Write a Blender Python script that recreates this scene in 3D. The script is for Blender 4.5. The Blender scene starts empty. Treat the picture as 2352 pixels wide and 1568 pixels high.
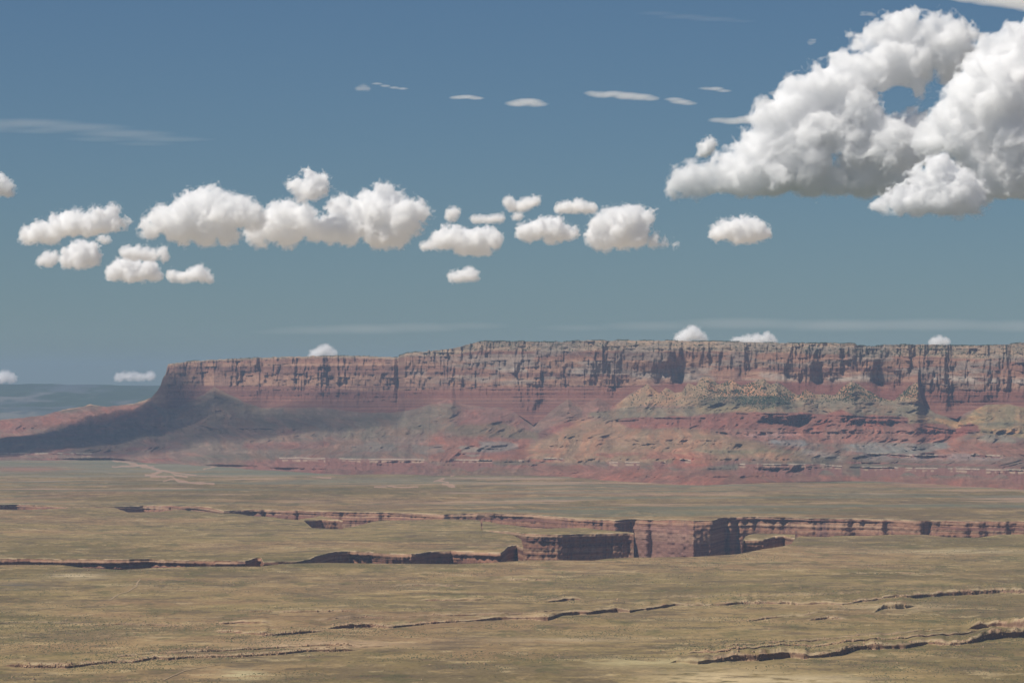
import bpy, math, time
import numpy as np
T0 = time.time()
# ------------------------------------------------------------------ camera, world, sun, exposure
F = 8932.0            # focal length in units of a 2352 px wide picture
CU, CV = 1176.0, 784.0
VH = 880.0            # picture height of eye level
PITCH = math.atan((VH - CV) / F)
ZC = 600.0            # the viewpoint stands 600 m above the plain
scene = bpy.context.scene
cam_d = bpy.data.cameras.new("camera"); cam = bpy.data.objects.new("camera", cam_d)
scene.collection.objects.link(cam); scene.camera = cam
cam.location = (0, 0, ZC); cam.rotation_euler = (math.pi / 2 + PITCH, 0, 0)
cam_d.sensor_width = 36.0; cam_d.lens = 36.0 * F / 2352.0
cam_d.clip_start = 10.0; cam_d.clip_end = 400000.0

SUN_EL = math.radians(59); SUN_AZ = math.atan2(-0.91, -0.41)       # sun high, to the left and behind
sun_dir = np.array([math.cos(SUN_EL) * math.sin(SUN_AZ), math.cos(SUN_EL) * math.cos(SUN_AZ), math.sin(SUN_EL)])
from mathutils import Vector
sd = bpy.data.lights.new("sun", "SUN"); so = bpy.data.objects.new("sun", sd); scene.collection.objects.link(so)
so.rotation_euler = Vector(sun_dir).to_track_quat('Z', 'Y').to_euler()
so.location = (0, 0, 5000)
sd.energy = 4.8; sd.angle = math.radians(0.53); sd.color = (1.0, 0.95, 0.87)
world = bpy.data.worlds.new("World"); scene.world = world; world.use_nodes = True
wn, wl = world.node_tree.nodes, world.node_tree.links
wn.clear()
sky = wn.new("ShaderNodeTexSky"); sky.sky_type = 'NISHITA'; sky.sun_disc = False
sky.sun_elevation = SUN_EL; sky.sun_rotation = SUN_AZ; sky.altitude = 1800
sky.air_density = 1.0; sky.dust_density = 0.6; sky.ozone_density = 2.6
bg = wn.new("ShaderNodeBackground"); wo = wn.new("ShaderNodeOutputWorld")
bg.inputs[1].default_value = 0.07
tint = wn.new("ShaderNodeVectorMath"); tint.operation = 'MULTIPLY'; tint.inputs[1].default_value = (0.415, 0.537, 0.655)
wl.new(sky.outputs[0], tint.inputs[0]); wl.new(tint.outputs[0], bg.inputs[0]); wl.new(bg.outputs[0], wo.inputs[0])
vs = scene.view_settings; vs.view_transform = 'Standard'; vs.look = 'None'; vs.exposure = 0.05; vs.gamma = 1.0
cy = scene.cycles
cy.max_bounces = 30; cy.diffuse_bounces = 4; cy.transparent_max_bounces = 48; cy.volume_bounces = 28
cy.glossy_bounces = 1; cy.use_denoising = True; cy.sample_clamp_indirect = 8
cy.caustics_reflective = False; cy.caustics_refractive = False

# ------------------------------------------------------------------ helpers
def slope(V):                       # height gained per metre of distance along the line of sight through V
    return np.tan(PITCH + np.arctan((CV - np.asarray(V, float)) / F))
def Yof(V, z=0.0): return (z - ZC) / slope(V)
def Zof(V, Y): return ZC + Y * slope(V)
def XR(U): return (np.asarray(U, float) - CU) / F
def PL(pts, U):
    p = np.array(pts, float).reshape(-1, 2); return np.interp(U, p[:, 0], p[:, 1])
def Ysolve(V, U):                   # where the line of sight meets the rolling ground
    Y = Yof(V)
    for _ in range(6): Y = 0.5 * Y + 0.5 * Yof(V, gz(XR(U) * Y, Y))
    return Y
def sst(a, b, x):
    t = np.clip((x - a) / (b - a), 0, 1); return t * t * (3 - 2 * t)
def lin(c):
    c = np.asarray(c, float) / 255.0
    return np.where(c <= 0.04045, c / 12.92, ((c + 0.055) / 1.055) ** 2.4)
_rng = np.random.default_rng(7)
_T2 = _rng.uniform(-1, 1, (256, 256)).astype(np.float32)
_T3 = _rng.uniform(-1, 1, (64, 64, 64)).astype(np.float32)
def n2(x, y):
    x = np.asarray(x, np.float64); y = np.asarray(y, np.float64)
    x, y = np.broadcast_arrays(x, y)
    xi = np.floor(x).astype(np.int64); yi = np.floor(y).astype(np.int64)
    fx = (x - xi).astype(np.float32); fy = (y - yi).astype(np.float32)
    fx = fx * fx * fx * (fx * (fx * 6 - 15) + 10); fy = fy * fy * fy * (fy * (fy * 6 - 15) + 10)
    x0 = xi & 255; x1 = (xi + 1) & 255; y0 = yi & 255; y1 = (yi + 1) & 255
    a = _T2[x0, y0]; b = _T2[x1, y0]; c = _T2[x0, y1]; d = _T2[x1, y1]
    return a + (b - a) * fx + (c - a) * fy + (a - b - c + d) * fx * fy
def fbm2(x, y, o=4, g=0.5, s=0.0):
    r = 0; a = 1.0; t = 0
    for k in range(o):
        r = r + a * n2(x * 2.03 ** k + 17.3 * k + s, y * 2.03 ** k - 9.1 * k + s * 1.7); t += a; a *= g
    return r / t
def ridge2(x, y, o=4, g=0.5, s=0.0):
    r = 0; a = 1.0; t = 0
    for k in range(o):
        n = 1 - np.abs(n2(x * 2.03 ** k + 31.3 * k + s, y * 2.03 ** k - 5.1 * k + s * 1.3)) * 2
        r = r + a * n; t += a; a *= g
    return r / t
def n3(x, y, z):
    xi = np.floor(x).astype(np.int64); yi = np.floor(y).astype(np.int64); zi = np.floor(z).astype(np.int64)
    fx = (x - xi).astype(np.float32); fy = (y - yi).astype(np.float32); fz = (z - zi).astype(np.float32)
    fx = fx * fx * (3 - 2 * fx); fy = fy * fy * (3 - 2 * fy); fz = fz * fz * (3 - 2 * fz)
    x0 = xi & 63; x1 = (xi + 1) & 63; y0 = yi & 63; y1 = (yi + 1) & 63; z0 = zi & 63; z1 = (zi + 1) & 63
    def L(a, b, t): return a + (b - a) * t
    return L(L(L(_T3[x0, y0, z0], _T3[x1, y0, z0], fx), L(_T3[x0, y1, z0], _T3[x1, y1, z0], fx), fy),
             L(L(_T3[x0, y0, z1], _T3[x1, y0, z1], fx), L(_T3[x0, y1, z1], _T3[x1, y1, z1], fx), fy), fz)

def link(o): scene.collection.objects.link(o); return o
def grid_mesh(name, X, Y, Z, mat, col=None, smooth=True, flip=False):
    nr, nc = X.shape
    me = bpy.data.meshes.new(name)
    co = np.stack([X, Y, Z], -1).reshape(-1, 3).astype(np.float32)
    idx = np.arange(nr * nc, dtype=np.int32).reshape(nr, nc)
    q = np.stack([idx[:-1, :-1], idx[:-1, 1:], idx[1:, 1:], idx[1:, :-1]], -1).reshape(-1, 4)
    if flip: q = q[:, ::-1]
    build(me, co, q, col, smooth)
    me.materials.append(mat)
    return link(bpy.data.objects.new(name, me))
def build(me, co, q, col=None, smooth=True):
    k = q.shape[1]
    me.vertices.add(len(co)); me.vertices.foreach_set("co", co.ravel())
    me.loops.add(q.size); me.loops.foreach_set("vertex_index", np.ascontiguousarray(q, np.int32).ravel())
    me.polygons.add(len(q))
    me.polygons.foreach_set("loop_start", np.arange(0, q.size, k, dtype=np.int32))
    me.polygons.foreach_set("use_smooth", np.full(len(q), smooth, bool))
    me.update(calc_edges=True)
    if col is not None:
        at = me.color_attributes.new("Col", 'FLOAT_COLOR', 'POINT')
        c = np.ones((len(co), 4), np.float32); c[:, :3] = col.reshape(-1, 3)
        at.data.foreach_set("color", c.ravel())
def mix(c, new, a):
    a = np.asarray(a)[..., None]; return c * (1 - a) + np.asarray(new) * a

# ------------------------------------------------------------------ materials
def ground_material(name, s1, s2, amp, bump, detail=5, zscale=1.0):
    """rock and soil: the geology's own colours (attribute) broken up by fine noise, with a fine bump"""
    m = bpy.data.materials.new(name); m.use_nodes = True
    N, L = m.node_tree.nodes, m.node_tree.links
    b = N["Principled BSDF"]; b.inputs["Roughness"].default_value = 0.95
    b.inputs["Specular IOR Level"].default_value = 0.05
    at = N.new("ShaderNodeAttribute"); at.attribute_name = "Col"
    geo = N.new("ShaderNodeNewGeometry")
    mp = N.new("ShaderNodeMapping"); mp.inputs["Scale"].default_value = (1, 1, zscale)
    L.new(geo.outputs["Position"], mp.inputs["Vector"])
    outs = []
    for sc, dt in ((s1, detail), (s2, 4)):
        n = N.new("ShaderNodeTexNoise"); n.inputs["Scale"].default_value = 1.0 / sc; n.inputs["Detail"].default_value = dt
        n.inputs["Roughness"].default_value = 0.65
        L.new(mp.outputs[0], n.inputs["Vector"]); outs.append(n)
    r1 = N.new("ShaderNodeMapRange"); r1.inputs[1].default_value = 0.3; r1.inputs[2].default_value = 0.7
    r1.inputs[3].default_value = 0.88 * (1 - amp); r1.inputs[4].default_value = 0.88 * (1 + amp)
    L.new(outs[0].outputs[0], r1.inputs[0])
    r2 = N.new("ShaderNodeMapRange"); r2.inputs[1].default_value = 0.35; r2.inputs[2].default_value = 0.65
    r2.inputs[3].default_value = 1 - amp * 0.7; r2.inputs[4].default_value = 1 + amp * 0.7
    L.new(outs[1].outputs[0], r2.inputs[0])
    mu = N.new("ShaderNodeMath"); mu.operation = 'MULTIPLY'
    L.new(r1.outputs[0], mu.inputs[0]); L.new(r2.outputs[0], mu.inputs[1])
    vm = N.new("ShaderNodeVectorMath"); vm.operation = 'SCALE'
    L.new(at.outputs["Color"], vm.inputs[0]); L.new(mu.outputs[0], vm.inputs["Scale"])
    L.new(vm.outputs[0], b.inputs["Base Color"])
    bp = N.new("ShaderNodeBump"); bp.inputs["Strength"].default_value = 1.0; bp.inputs["Distance"].default_value = bump
    L.new(outs[1].outputs[0], bp.inputs["Height"]); L.new(bp.outputs[0], b.inputs["Normal"])
    return m
M_plain = ground_material("desert scrub plain", 260, 16, 0.16, 1.2)
M_cliff = ground_material("layered sandstone", 90, 22, 0.14, 6.0, zscale=2.5)
M_wall = ground_material("canyon limestone", 50, 9, 0.16, 2.0, zscale=3.0)
M_far = ground_material("far plateau", 1500, 300, 0.10, 10.0)

# ------------------------------------------------------------------ the plain
def gz(X, Y):
    z = 8 * fbm2(X / 1900 + 3, Y / 2600, 3) + 3.0 * fbm2(X / 420, Y / 700 + 5, 3)
    z = z + 0.9 * fbm2(X / 90, Y / 130, 3)
    return z
G1 = lin((150, 140, 108)); G2 = lin((126, 118, 90)); G3 = lin((176, 160, 128)); G4 = lin((160, 138, 116)); G5 = lin((130, 120, 102)); G6 = lin((196, 186, 158))
def plain_color(X, Y):
    a = fbm2(X / 700, Y / 800, 5, 0.62, 3.3); b = fbm2(X / 260, Y / 380, 6, 0.68, 8.1)
    c = fbm2(X / 120, Y / 170, 6, 0.74, 1.1); d = fbm2(X / 1400, Y / 1200, 4, 0.55, 5.5); e = fbm2(X / 22, Y / 55, 4, 0.8, 14.0)
    col = np.ones(X.shape + (3,)) * G1
    col = mix(col, G2, sst(-0.08, 0.28, a) * 0.85)
    col = mix(col, G4, sst(0.0, 0.30, d) * 0.7)
    col = mix(col, G5, sst(0.02, 0.25, b) * 0.55)
    col = mix(col, G3, sst(0.06, 0.26, c + 0.15 * e - 0.3 * a) * 0.55)
    col = mix(col, G6, sst(0.26, 0.38, fbm2(X / 90, Y / 90, 6, 0.74, 21.0) + 0.15 * d) * 0.55)
    col = mix(col, lin((104, 96, 86)), sst(0.12, 0.36, fbm2(X / 140, Y / 120, 6, 0.74, 33.0)) * 0.65)
    col = mix(col, lin((98, 104, 76)), sst(0.14, 0.4, fbm2(X / 90, Y / 240, 6, 0.74, 43.0)) * 0.5)
    sp = n2(X / 5, Y / 26)
    col = col * (1 + 0.12 * e - 0.16 * sst(0.25, 0.75, sp))[..., None] * np.array([0.82, 0.70, 0.54])
    return np.clip(col, 0.01, 1)
ROCK_T = lin((196, 172, 136)); ROCK_D = lin((150, 112, 92)); ROCK_R = lin((150, 104, 88))
def wall_color(X, Z, Y):
    return 0.82 * wall_beds(X, Z, Y)
def wall_beds(X, Z, Y):
    s = fbm2(Z / 7.0 + 0.3 * n2(X / 90, Z / 60), X / 700, 3, 0.6)
    col = np.ones(X.shape + (3,)) * lin((158, 114, 90))
    col = mix(col, lin((188, 154, 124)), sst(0.05, 0.4, s) * 0.8)
    col = mix(col, lin((120, 84, 78)), sst(0.05, 0.45, -s) * 0.7)
    st = fbm2(X / 16, Z / 150, 4, 0.6, 2.0)
    col = mix(col, lin((118, 88, 84)), sst(0.1, 0.5, st) * 0.6)
    return col

# the ledges that cross the near plain: (points of the foot of the ledge, height in m, ledge number)
LEDGES = [
 ([(1530,1530),(1551,1523),(1603,1527),(1668,1518),(1739,1513),(1811,1505),(1846,1509),(1890,1506),(1931,1501),(1972,1489),(2081,1487),(2129,1475),(2204,1477),(2273,1464),(2420,1448)], 13, 1),
 ([(1560,1512),(1700,1500),(1850,1486),(2000,1474),(2150,1464),(2260,1452)], 3, 11),
 ([(1640,1496),(1900,1474),(2100,1460),(2200,1452)], 2.2, 12),
 ([(2215,1452),(2252,1447),(2300,1443),(2352,1452),(2500,1446)], 15, 2),
 ([(740,1440),(835,1434),(904,1436),(986,1430),(1054,1425),(1191,1420),(1259,1420),(1293,1408),(1416,1396),(1447,1399),(1471,1394),(1550,1385),(1623,1385),(1815,1386),(1832,1388),(1934,1387),(1979,1379),(2033,1374),(2095,1370),(2129,1366),(2173,1364),(2300,1362),(2500,1358)], 8.5, 3),
 ([(700,1424),(900,1420),(1100,1412),(1250,1409),(1290,1398)], 2.4, 13),
 ([(1500,1372),(1700,1370),(1900,1366),(2000,1360)], 2.0, 14),
 ([(480,1449),(554,1452),(620,1456),(649,1455),(684,1450),(752,1445)], 9, 4),
 ([(0,1534),(80,1536),(150,1538),(267,1527),(308,1527),(359,1517),(386,1520),(431,1515),(513,1511),(564,1510),(636,1505),(704,1498),(830,1494)], 6.0, 5),
 ([(250,1514),(430,1501),(600,1495),(760,1487),(900,1484)], 3.0, 15),
 ([(1990,1409),(2009,1408),(2030,1397),(2085,1395),(2110,1390)], 9, 6),
 ([(1840,1421),(1856,1421),(1900,1416),(1958,1420)], 7, 7),
 ([(1240,1378),(1259,1377),(1300,1373),(1351,1373)], 8, 8),
 ([(480,1431),(560,1428),(640,1430)], 4, 9),
 ([(-100,1427),(0,1426),(300,1430),(444,1435)], 2.2, 10),
 ([(880,1345),(1000,1342),(1080,1344)], 3, 16),
 ([(1120,1332),(1230,1333),(1290,1331)], 3.5, 17),
 ([(1880,1320),(2050,1316),(2200,1322)], 2.4, 18),
 ([(540,1405),(700,1402),(860,1404)], 2.4, 19),
 ([(950,1376),(1050,1378),(1130,1374)], 3.4, 20),
 ([(1700,1422),(1820,1411),(1960,1402)], 2.6, 21),
]
def ledge_lines(U):
    """for each column of the ground mesh: where every ledge crosses it, how high it stands there, how far back its steps lie"""
    out = []
    for pts, h, k in LEDGES:
        u0, u1 = pts[0][0], pts[-1][0]
        yl = Yof(PL(pts, U)); x = XR(U) * yl
        e = sst(u0, u0 + 40, U) * sst(u1, u1 - 40, U)
        yl = yl + 80 * fbm2(x / 170 + k, k, 3) + 10 * n2(x / 34 + k, k * 2.0) + 3.0 * n2(x / 11 + k, k)
        hh = 1.25 * h * e * (0.45 + 0.75 * sst(-0.5, 0.6, fbm2(x / 130 + 7 * k, k * 3.3, 3)) + 0.25 * n2(x / 16, k * 1.3))
        st = [0 * x]
        for j in range(3): st.append(st[-1] + 2.0 + 5 * np.abs(n2(x / 50 + 5 * j, k + j * 1.0)) + (14 + 22 * j) * sst(0.1, 0.6, n2(x / 190 + 3 * j, k * 1.7)))
        out.append((yl, e, hh, st, h))
    return out
def ledge_rows(U, Y):
    """draw the mesh rows together where a ledge stands, so that its face is truly upright"""
    for yl, e, hh, st, h in ledge_lines(U):
        d = Y - yl[None, :]; a = np.abs(d) / 48.0
        Y = np.where(a < 1, Y + (d * a ** 1.3 - d) * (e > 0.02), Y)
    return Y
def ledge_height(U, X, Y):
    z = np.zeros(X.shape); m = np.zeros(X.shape); fwd = np.zeros(X.shape)
    for yl, e, hh, st, h in ledge_lines(U):
        d = Y - yl[None, :]; H_ = hh[None, :]
        if np.abs(d).min() > 700: continue
        r0 = sst(-0.5, 0.5, d); rise = 0.52 * r0
        for j in range(1, 4): rise = rise + 0.16 * sst(-0.6, 0.6, d - st[j][None, :])
        z = z + H_ * rise * np.exp(-np.clip(d, 0, None) / 420) - 0.3 * H_ * np.exp(-np.clip(-d, 0, None) / 110) * (1 - r0)
        fwd = fwd + 0.22 * H_ * r0 * np.exp(-np.clip(d - 1, 0, None) / 6)
        m = np.maximum(m, e[None, :] * np.exp(-(np.clip(d - 6, 0, None) / 40) ** 2) * np.exp(-(np.clip(-d, 0, None) / 10) ** 2) * min(1, h / 4.0))
    return z, m, fwd

near_rim = [(-300,1296),(0,1297),(20,1296),(137,1296),(188,1302.6),(280,1307.7),(342,1304),(461,1300),(598,1300),(649,1294),(752,1291.6),(849,1293),(1047,1294.7),(1143,1290.6),(1218,1285.5),(1362,1286.5),(1396,1282),(1454,1279.7),(1550,1278.6),(1582,1278.6),(1695,1271.8),(1753,1260),(1801,1253),(1818,1248),(1826,1234),(1840,1230.5),(1900,1232.5),(1924,1229),(1992,1229.8),(2040,1227),(2122,1227),(2177,1232.5),(2245,1234),(2293,1227),(2352,1226),(2700,1224)]
mid_front = [(-300,1282),(0,1283),(68,1282),(239,1285.5),(342,1283),(444,1285.5),(564,1287),(590,1280),(600,1280),(605,1288),(684,1285.5),(712,1282),(742,1271),(770,1266),(804,1264),(849,1265),(900,1268.5),(945,1268),(990,1262),(1037,1259),(1116,1262.6),(1150,1265),(1167,1252),(1187,1249.6),(1201,1254.7)]
mid_back = [(-300,1167),(0,1168),(68,1168.6),(154,1167),(160,1166),(263,1165),(294,1172.7),(359,1172.7),(410,1169),(513,1176),(540,1176),(608,1184.7),(643,1189.8),(697,1193),(718,1208.6),(786,1212.7),(791,1210),(856,1195),(883,1190.5),(952,1191.5),(1088,1194),(1104,1196),(1107,1217),(1126,1222),(1170,1229),(1198,1238),(1201,1252)]
prom_front = [(1108,1217.5),(1116,1217),(1150,1219),(1190,1224),(1206,1228),(1239,1229.5),(1280,1230),(1340,1228),(1396,1227),(1450,1226),(1455,1227)]
prom_back = [(1108,1196),(1170,1202),(1225,1209),(1345,1209),(1396,1217),(1430,1222),(1450,1224.5),(1455,1226)]
slab_front = [(688,1192.5),(697,1192),(740,1189),(776,1190),(787,1194)]
slab_back = [(688,1190),(700,1187.5),(735,1181.5),(769,1185),(787,1192.5)]
spur_front = [(1705,1243),(1709,1238.5),(1753,1238),(1780,1233.5),(1801,1232.5),(1826,1236)]
spur_back = [(1705,1241),(1712,1233),(1732,1228.5),(1790,1228),(1826,1229)]
far_rim = [(-300,1160),(0,1159),(44,1157),(68,1159),(103,1161),(157,1165.5),(162,1166),(255,1165),(263,1163.5),(308,1160),(328,1158),(393,1160),(479,1167.6),(513,1173.7),(537,1172.7),(581,1171),(684,1171),(746,1173.7),(897,1176),(1020,1180.5),(1088,1179.5),(1204,1183),(1307,1189.8),(1413,1192),(1447,1190),(1550,1192),(1592,1195),(1637,1193),(1661,1187),(1733,1185.7),(1890,1189.8),(2040,1192.5),(2115,1195),(2352,1196.6),(2700,1199)]
base_line = [(-400,1054),(0,1056),(256,1056),(342,1063),(410,1066),(513,1073),(581,1078),(804,1089),(883,1089),(986,1094),(1071,1094),(1191,1097),(1293,1097),(1396,1104),(1550,1111),(1616,1114),(1753,1107),(1856,1104),(1958,1102),(2061,1104),(2163,1111),(2352,1124.5),(2750,1130)]

ZF = -270.0
SURF = {}
def slab(name, U, front, back, nt, nw, mat=M_plain, wall=True, ledges=False, off=0.0, jag=22.0, rows=None, seed=0.0, sheer=0.0, walljag=1.0):
    xr = XR(U)[None, :]; Uc = U[None, :]
    Yf0 = Ysolve(PL(front, U), U); Yb0 = np.maximum(Ysolve(PL(back, U), U), Yf0 + 1)
    X0 = (xr * Yf0).ravel()
    j = jag * (fbm2(X0 / 230 + seed, seed, 3) * 2.6 + 0.22 * n2(X0 / 42, seed + 3.0) + 0.12 * n2(X0 / 14, seed + 5.0)) if wall else 0 * Yf0
    thick = np.clip((Yb0 - Yf0) / 120, 0, 1)
    Yf = Yf0 + (j * thick).ravel(); Yb = np.maximum(Yb0 - 6 * thick, Yf + 0.5)
    t = np.linspace(0, 1, nt)[:, None] if rows is None else rows
    Y = 1 / (1 / Yf * (1 - t) + 1 / Yb * t)
    if ledges: Y = ledge_rows(U, Y)
    X = xr * Y
    Z = gz(X, Y) + off
    m = np.zeros(X.shape)
    if ledges:
        lz, m, fwd = ledge_height(U, X, Y); Z = Z + lz
    else:
        # thin stepped strata near rims
        tt = fbm2(X / 700, Y / 900, 3, 0.5, 11.0) * 9
        Z = Z + 1.6 * (np.floor(tt) + sst(0.8, 1.0, tt - np.floor(tt)))
    C = plain_color(X, Y)
    gd = np.arctan(0)  # keep
    edge = np.exp(-((Y - Yf) / 60) ** 2) * (1 if wall else 0)
    C = mix(C, ROCK_T, edge * sst(-0.3, 0.4, n2(X / 30, Y / 30)) * 0.8)
    if ledges:
        C = mix(C, ROCK_T * 0.85, m * sst(-0.45, 0.1, fbm2(X / 22, Y / 30, 3)) * 0.8)
        C = mix(C, ROCK_R, m * sst(0.15, 0.4, fbm2(X / 50 + 9, Y / 30, 3)) * 0.4)
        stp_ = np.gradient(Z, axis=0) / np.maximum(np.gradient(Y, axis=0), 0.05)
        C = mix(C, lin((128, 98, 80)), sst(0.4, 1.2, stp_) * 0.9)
        Vn = CV - F * np.tan(np.arctan((Z - ZC) / Y) - PITCH); Un = Uc + 0 * Y; nb = fbm2(X / 70, Y / 60, 5, 0.7, 77.0)
        for cu, cv, su, sv, cc in ((1640,1556,150,20,(206,182,140)),(1850,1562,150,12,(196,176,138)),(1480,1520,130,10,(182,166,124)),(760,1478,170,9,(190,160,126)),(560,1548,50,12,(186,172,132)),(180,1322,70,7,(184,164,130)),(2200,1266,160,5,(178,160,126)),(2060,1392,110,6,(186,164,126)),(1300,1468,160,5,(172,150,116)),(40,1345,60,8,(104,96,84))):
            C = mix(C, lin(cc) * 0.95, np.exp(-((Un - cu) / su) ** 2 - ((Vn - cv) / sv) ** 2) * sst(-0.42, 0.05, nb) * 0.95)
    if ledges: Y = Y - fwd; X = xr * Y
    if wall:
        k = np.linspace(1, 0, nw)[:, None]       # 1 = foot, 0 = rim
        zr = Z[0][None, :]
        zw = zr + (ZF - zr) * k
        dep = zr - zw
        st = fbm2(zw / 11 + seed, X0[None, :] / 900, 3, 0.6, 4.0)
        ledgy = np.exp(-dep / 42) * (1 - sheer) + 0.12
        out = (dep * 0.05 + 30 * (1 - np.exp(-dep / 20)) * (1 - sheer * 0.7)) - (22 + 8 * n2(X0[None, :] / 140, seed)) * sst(9, 19, dep) * sst(1.0, 0.3, sheer + 0 * dep) - 10 * sst(24, 40, dep)
        stp = np.floor(dep / 9 + 0.4 * n2(X0[None, :] / 200, seed)) * 9
        out = out + 0.75 * stp * np.exp(-dep / 60) * (1 - sheer)
        out = out + walljag * (13 * st * ledgy * 1.6 + (8 + 12 * (1 - sheer)) * fbm2(X0[None, :] / 75 + seed, zw / 140, 4, 0.55, 6.0) * sst(0, 14, dep) + 3 * n2(X0[None, :] / 9, zw / 12) * sst(0, 8, dep))
        Yw = Yf[None, :] - out
        Xw = xr * Yw; Cw = wall_color(Xw, zw, Yw)
        Cw = mix(Cw, lin((186, 162, 126)), np.exp(-dep / 8) * 0.5 * sst(-0.4, 0.3, n2(X0[None, :] / 50, dep / 6)))
        X = np.vstack([Xw[:-1], X]); Y = np.vstack([Yw[:-1], Y]); Z = np.vstack([zw[:-1], Z]); C = np.concatenate([Cw[:-1], C], 0)
    if off > -100:                               # the far side drops away too
        Xe = [X, ]; Ye = [Y]; Ze = [Z]; Ce = [C]
        for q, dz in ((4, 12), (20, 60), (45, 160), (70, 400)):
            y = Yb[None, :] + q; Xe.append(xr * y); Ye.append(y + 0 * xr); Ze.append(np.maximum(Z[-1:] - dz, ZF)); Ce.append(np.ones((1, len(U), 3)) * ROCK_D)
        X, Y, Z, C = np.vstack(Xe), np.vstack(Ye), np.vstack(Ze), np.concatenate(Ce, 0)
    o = grid_mesh(name, X, Y, Z, mat, C)
    o["kind"] = "structure"
    SURF[name] = (X, Y, Z, np.vstack([np.zeros((X.shape[0] - m.shape[0] - 4, m.shape[1])), m, np.zeros((4, m.shape[1]))]))
    return o
def cols(a, b, step): return np.arange(a, b + step * 0.5, step)

# near plain: rows even in picture height so that near and far ground are equally fine
Vb = 1640.0
U = cols(-160, 2520, 1.7)
near_front = [(-300, Vb), (2700, Vb)]
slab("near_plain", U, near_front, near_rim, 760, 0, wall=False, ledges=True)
slab("middle_plateau", cols(-260, 1201, 1.4), mid_front, mid_back, 300, 70, seed=2.0, walljag=1.2)
slab("canyon_promontory", cols(1108, 1455, 0.8), prom_front, prom_back, 90, 110, seed=5.0, off=-0.5, sheer=0.75, jag=14)
slab("plateau_fragment", cols(688, 787, 0.8), slab_front, slab_back, 30, 40, seed=7.0, off=-0.5, sheer=0.6, jag=8)
slab("canyon_spur", cols(1705, 1826, 0.7), spur_front, spur_back, 40, 60, seed=9.0, off=-0.7, jag=12)

# ------------------------------------------------------------------ far plain, canyon floor, land under the viewpoint
def far_color(U, V, X, Y):
    C = plain_color(X * 0.75, Y * 0.6)
    C = C * np.array([0.94, 0.90, 0.90])
    w = lin((176, 146, 122))
    s = fbm2(X / 900 + 4, Y / 420, 4, 0.6)
    C = mix(C, w, sst(0.1, 0.45, s) * 0.6 * sst(1170, 1150, V))
    C = mix(C, lin((112, 114, 96)), sst(1104, 1078, V) * 0.75 * sst(-0.5, 0.2, s + 0.1))
    C = mix(C, lin((104, 108, 90)), sst(0.0, 0.4, fbm2(X / 1900, Y / 500, 4, 0.55, 6.6)) * 0.6)
    C = mix(C, lin((150, 108, 96)), sst(1126, 1112, V) * sst(1800, 2200, U) * sst(-0.2, 0.3, s) * 0.7)
    C = mix(C, lin((150, 104, 92)), np.exp(-((V - 1078) / 6) ** 2) * np.exp(-((U - 60) / 90) ** 2) * 0.6)
    # pink sand of the dry washes
    wash = np.zeros(V.shape)
    for pts, wd in WASH:
        p = np.array(pts, float)
        uu = np.interp(V, p[:, 1], p[:, 0]) if abs(p[-1, 1] - p[0, 1]) > 22 else None
        if uu is not None: d = np.abs(U - uu - 7 * n2(V / 2.0, 4.4)) / (wd * 3.2)
        else: d = np.abs(V - np.interp(U, p[:, 0], p[:, 1]) - 1.2 * n2(U / 14, 3.3)) / (wd * (0.6 + 0.9 * np.abs(n2(U / 22, 9.1))))
        if uu is None: d = np.where((U < p[0, 0]) | (U > p[-1, 0]), 9, d)
        else: d = np.where((V < p[:, 1].min()) | (V > p[:, 1].max()), 9, d)
        wash = np.maximum(wash, np.clip(1.5 - 0.62 * d, 0, 1))
    C = mix(C, lin((182, 146, 126)), sst(0.42, 0.72, wash + 0.75 * fbm2(X / 60, Y / 200, 5, 0.7, 19.0)) * (wash > 0) * 0.6)
    return C
WASH = [([(258,1057),(290,1060),(320,1068),(352,1074)],1.6),([(258,1071),(290,1070),(325,1068)],1.2),([(335,1070),(360,1078),(400,1083),(440,1089),(560,1096)],2.2),
 ([(333,1090),(352,1087),(372,1080)],2.0),([(345,1092),(395,1094),(410,1104),(440,1109),(492,1111)],1.8),([(375,1104),(400,1099),(420,1106)],1.0),([(380,1080),(410,1090),(430,1094)],1.4),
 ([(468,1077),(500,1070)],1.0),([(1015,1112),(1045,1117)],2.0),([(995,1106),(1020,1101)],1.4),([(1036,1094),(1056,1089)],2.0),([(700,1094),(760,1099)],0.9),([(860,1118),(960,1118)],0.8),([(1003,1104),(1030,1109)],1.4)]
U = cols(-300, 2660, 2.0)
Ybase = Yof(PL(base_line, U))
xr = XR(U)[None, :]
Yf0 = Ysolve(PL(far_rim, U), U); X0 = (xr * Yf0).ravel()
jg = 26 * (fbm2(X0 / 150 + 1, 1.0, 3) * 2.0 + 0.5 * n2(X0 / 24, 4.0))
Yf = Yf0 + jg
t = np.linspace(0, 1, 420)[:, None]
Ybk = Ybase + 900
Y = 1 / (1 / Yf * (1 - t) + 1 / Ybk * t); X = xr * Y
Z = gz(X, Y) * (1 + 0.4 * t)
for (cu, cv, su, sv, hh) in ((560,1166,90,3,10),(1180,1168,70,2.5,14),(1450,1180,60,2,16),(1700,1180,80,2,8),(700,1165,60,2,9)):
    Vv = CV - F * np.tan(np.arctan((Z - ZC) / Y) - PITCH)
    Z = Z + hh * np.exp(-((U[None, :] - cu) / su) ** 2 - ((Vv - cv) / sv) ** 2)
tt = fbm2(X / 500, Y / 500, 3, 0.5, 15.0) * 10 + (Y - Yf) / 90
Z = Z + np.exp(-(Y - Yf) / 350) * 5.0 * (np.floor(tt * 0.7) * 0.35 + 0.3 * sst(0.7, 1.0, tt * 0.7 - np.floor(tt * 0.7))) * sst(1720, 1640, U)[None, :] * sst(-0.4, 0.3, n2(X / 700, 2.0))
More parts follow.
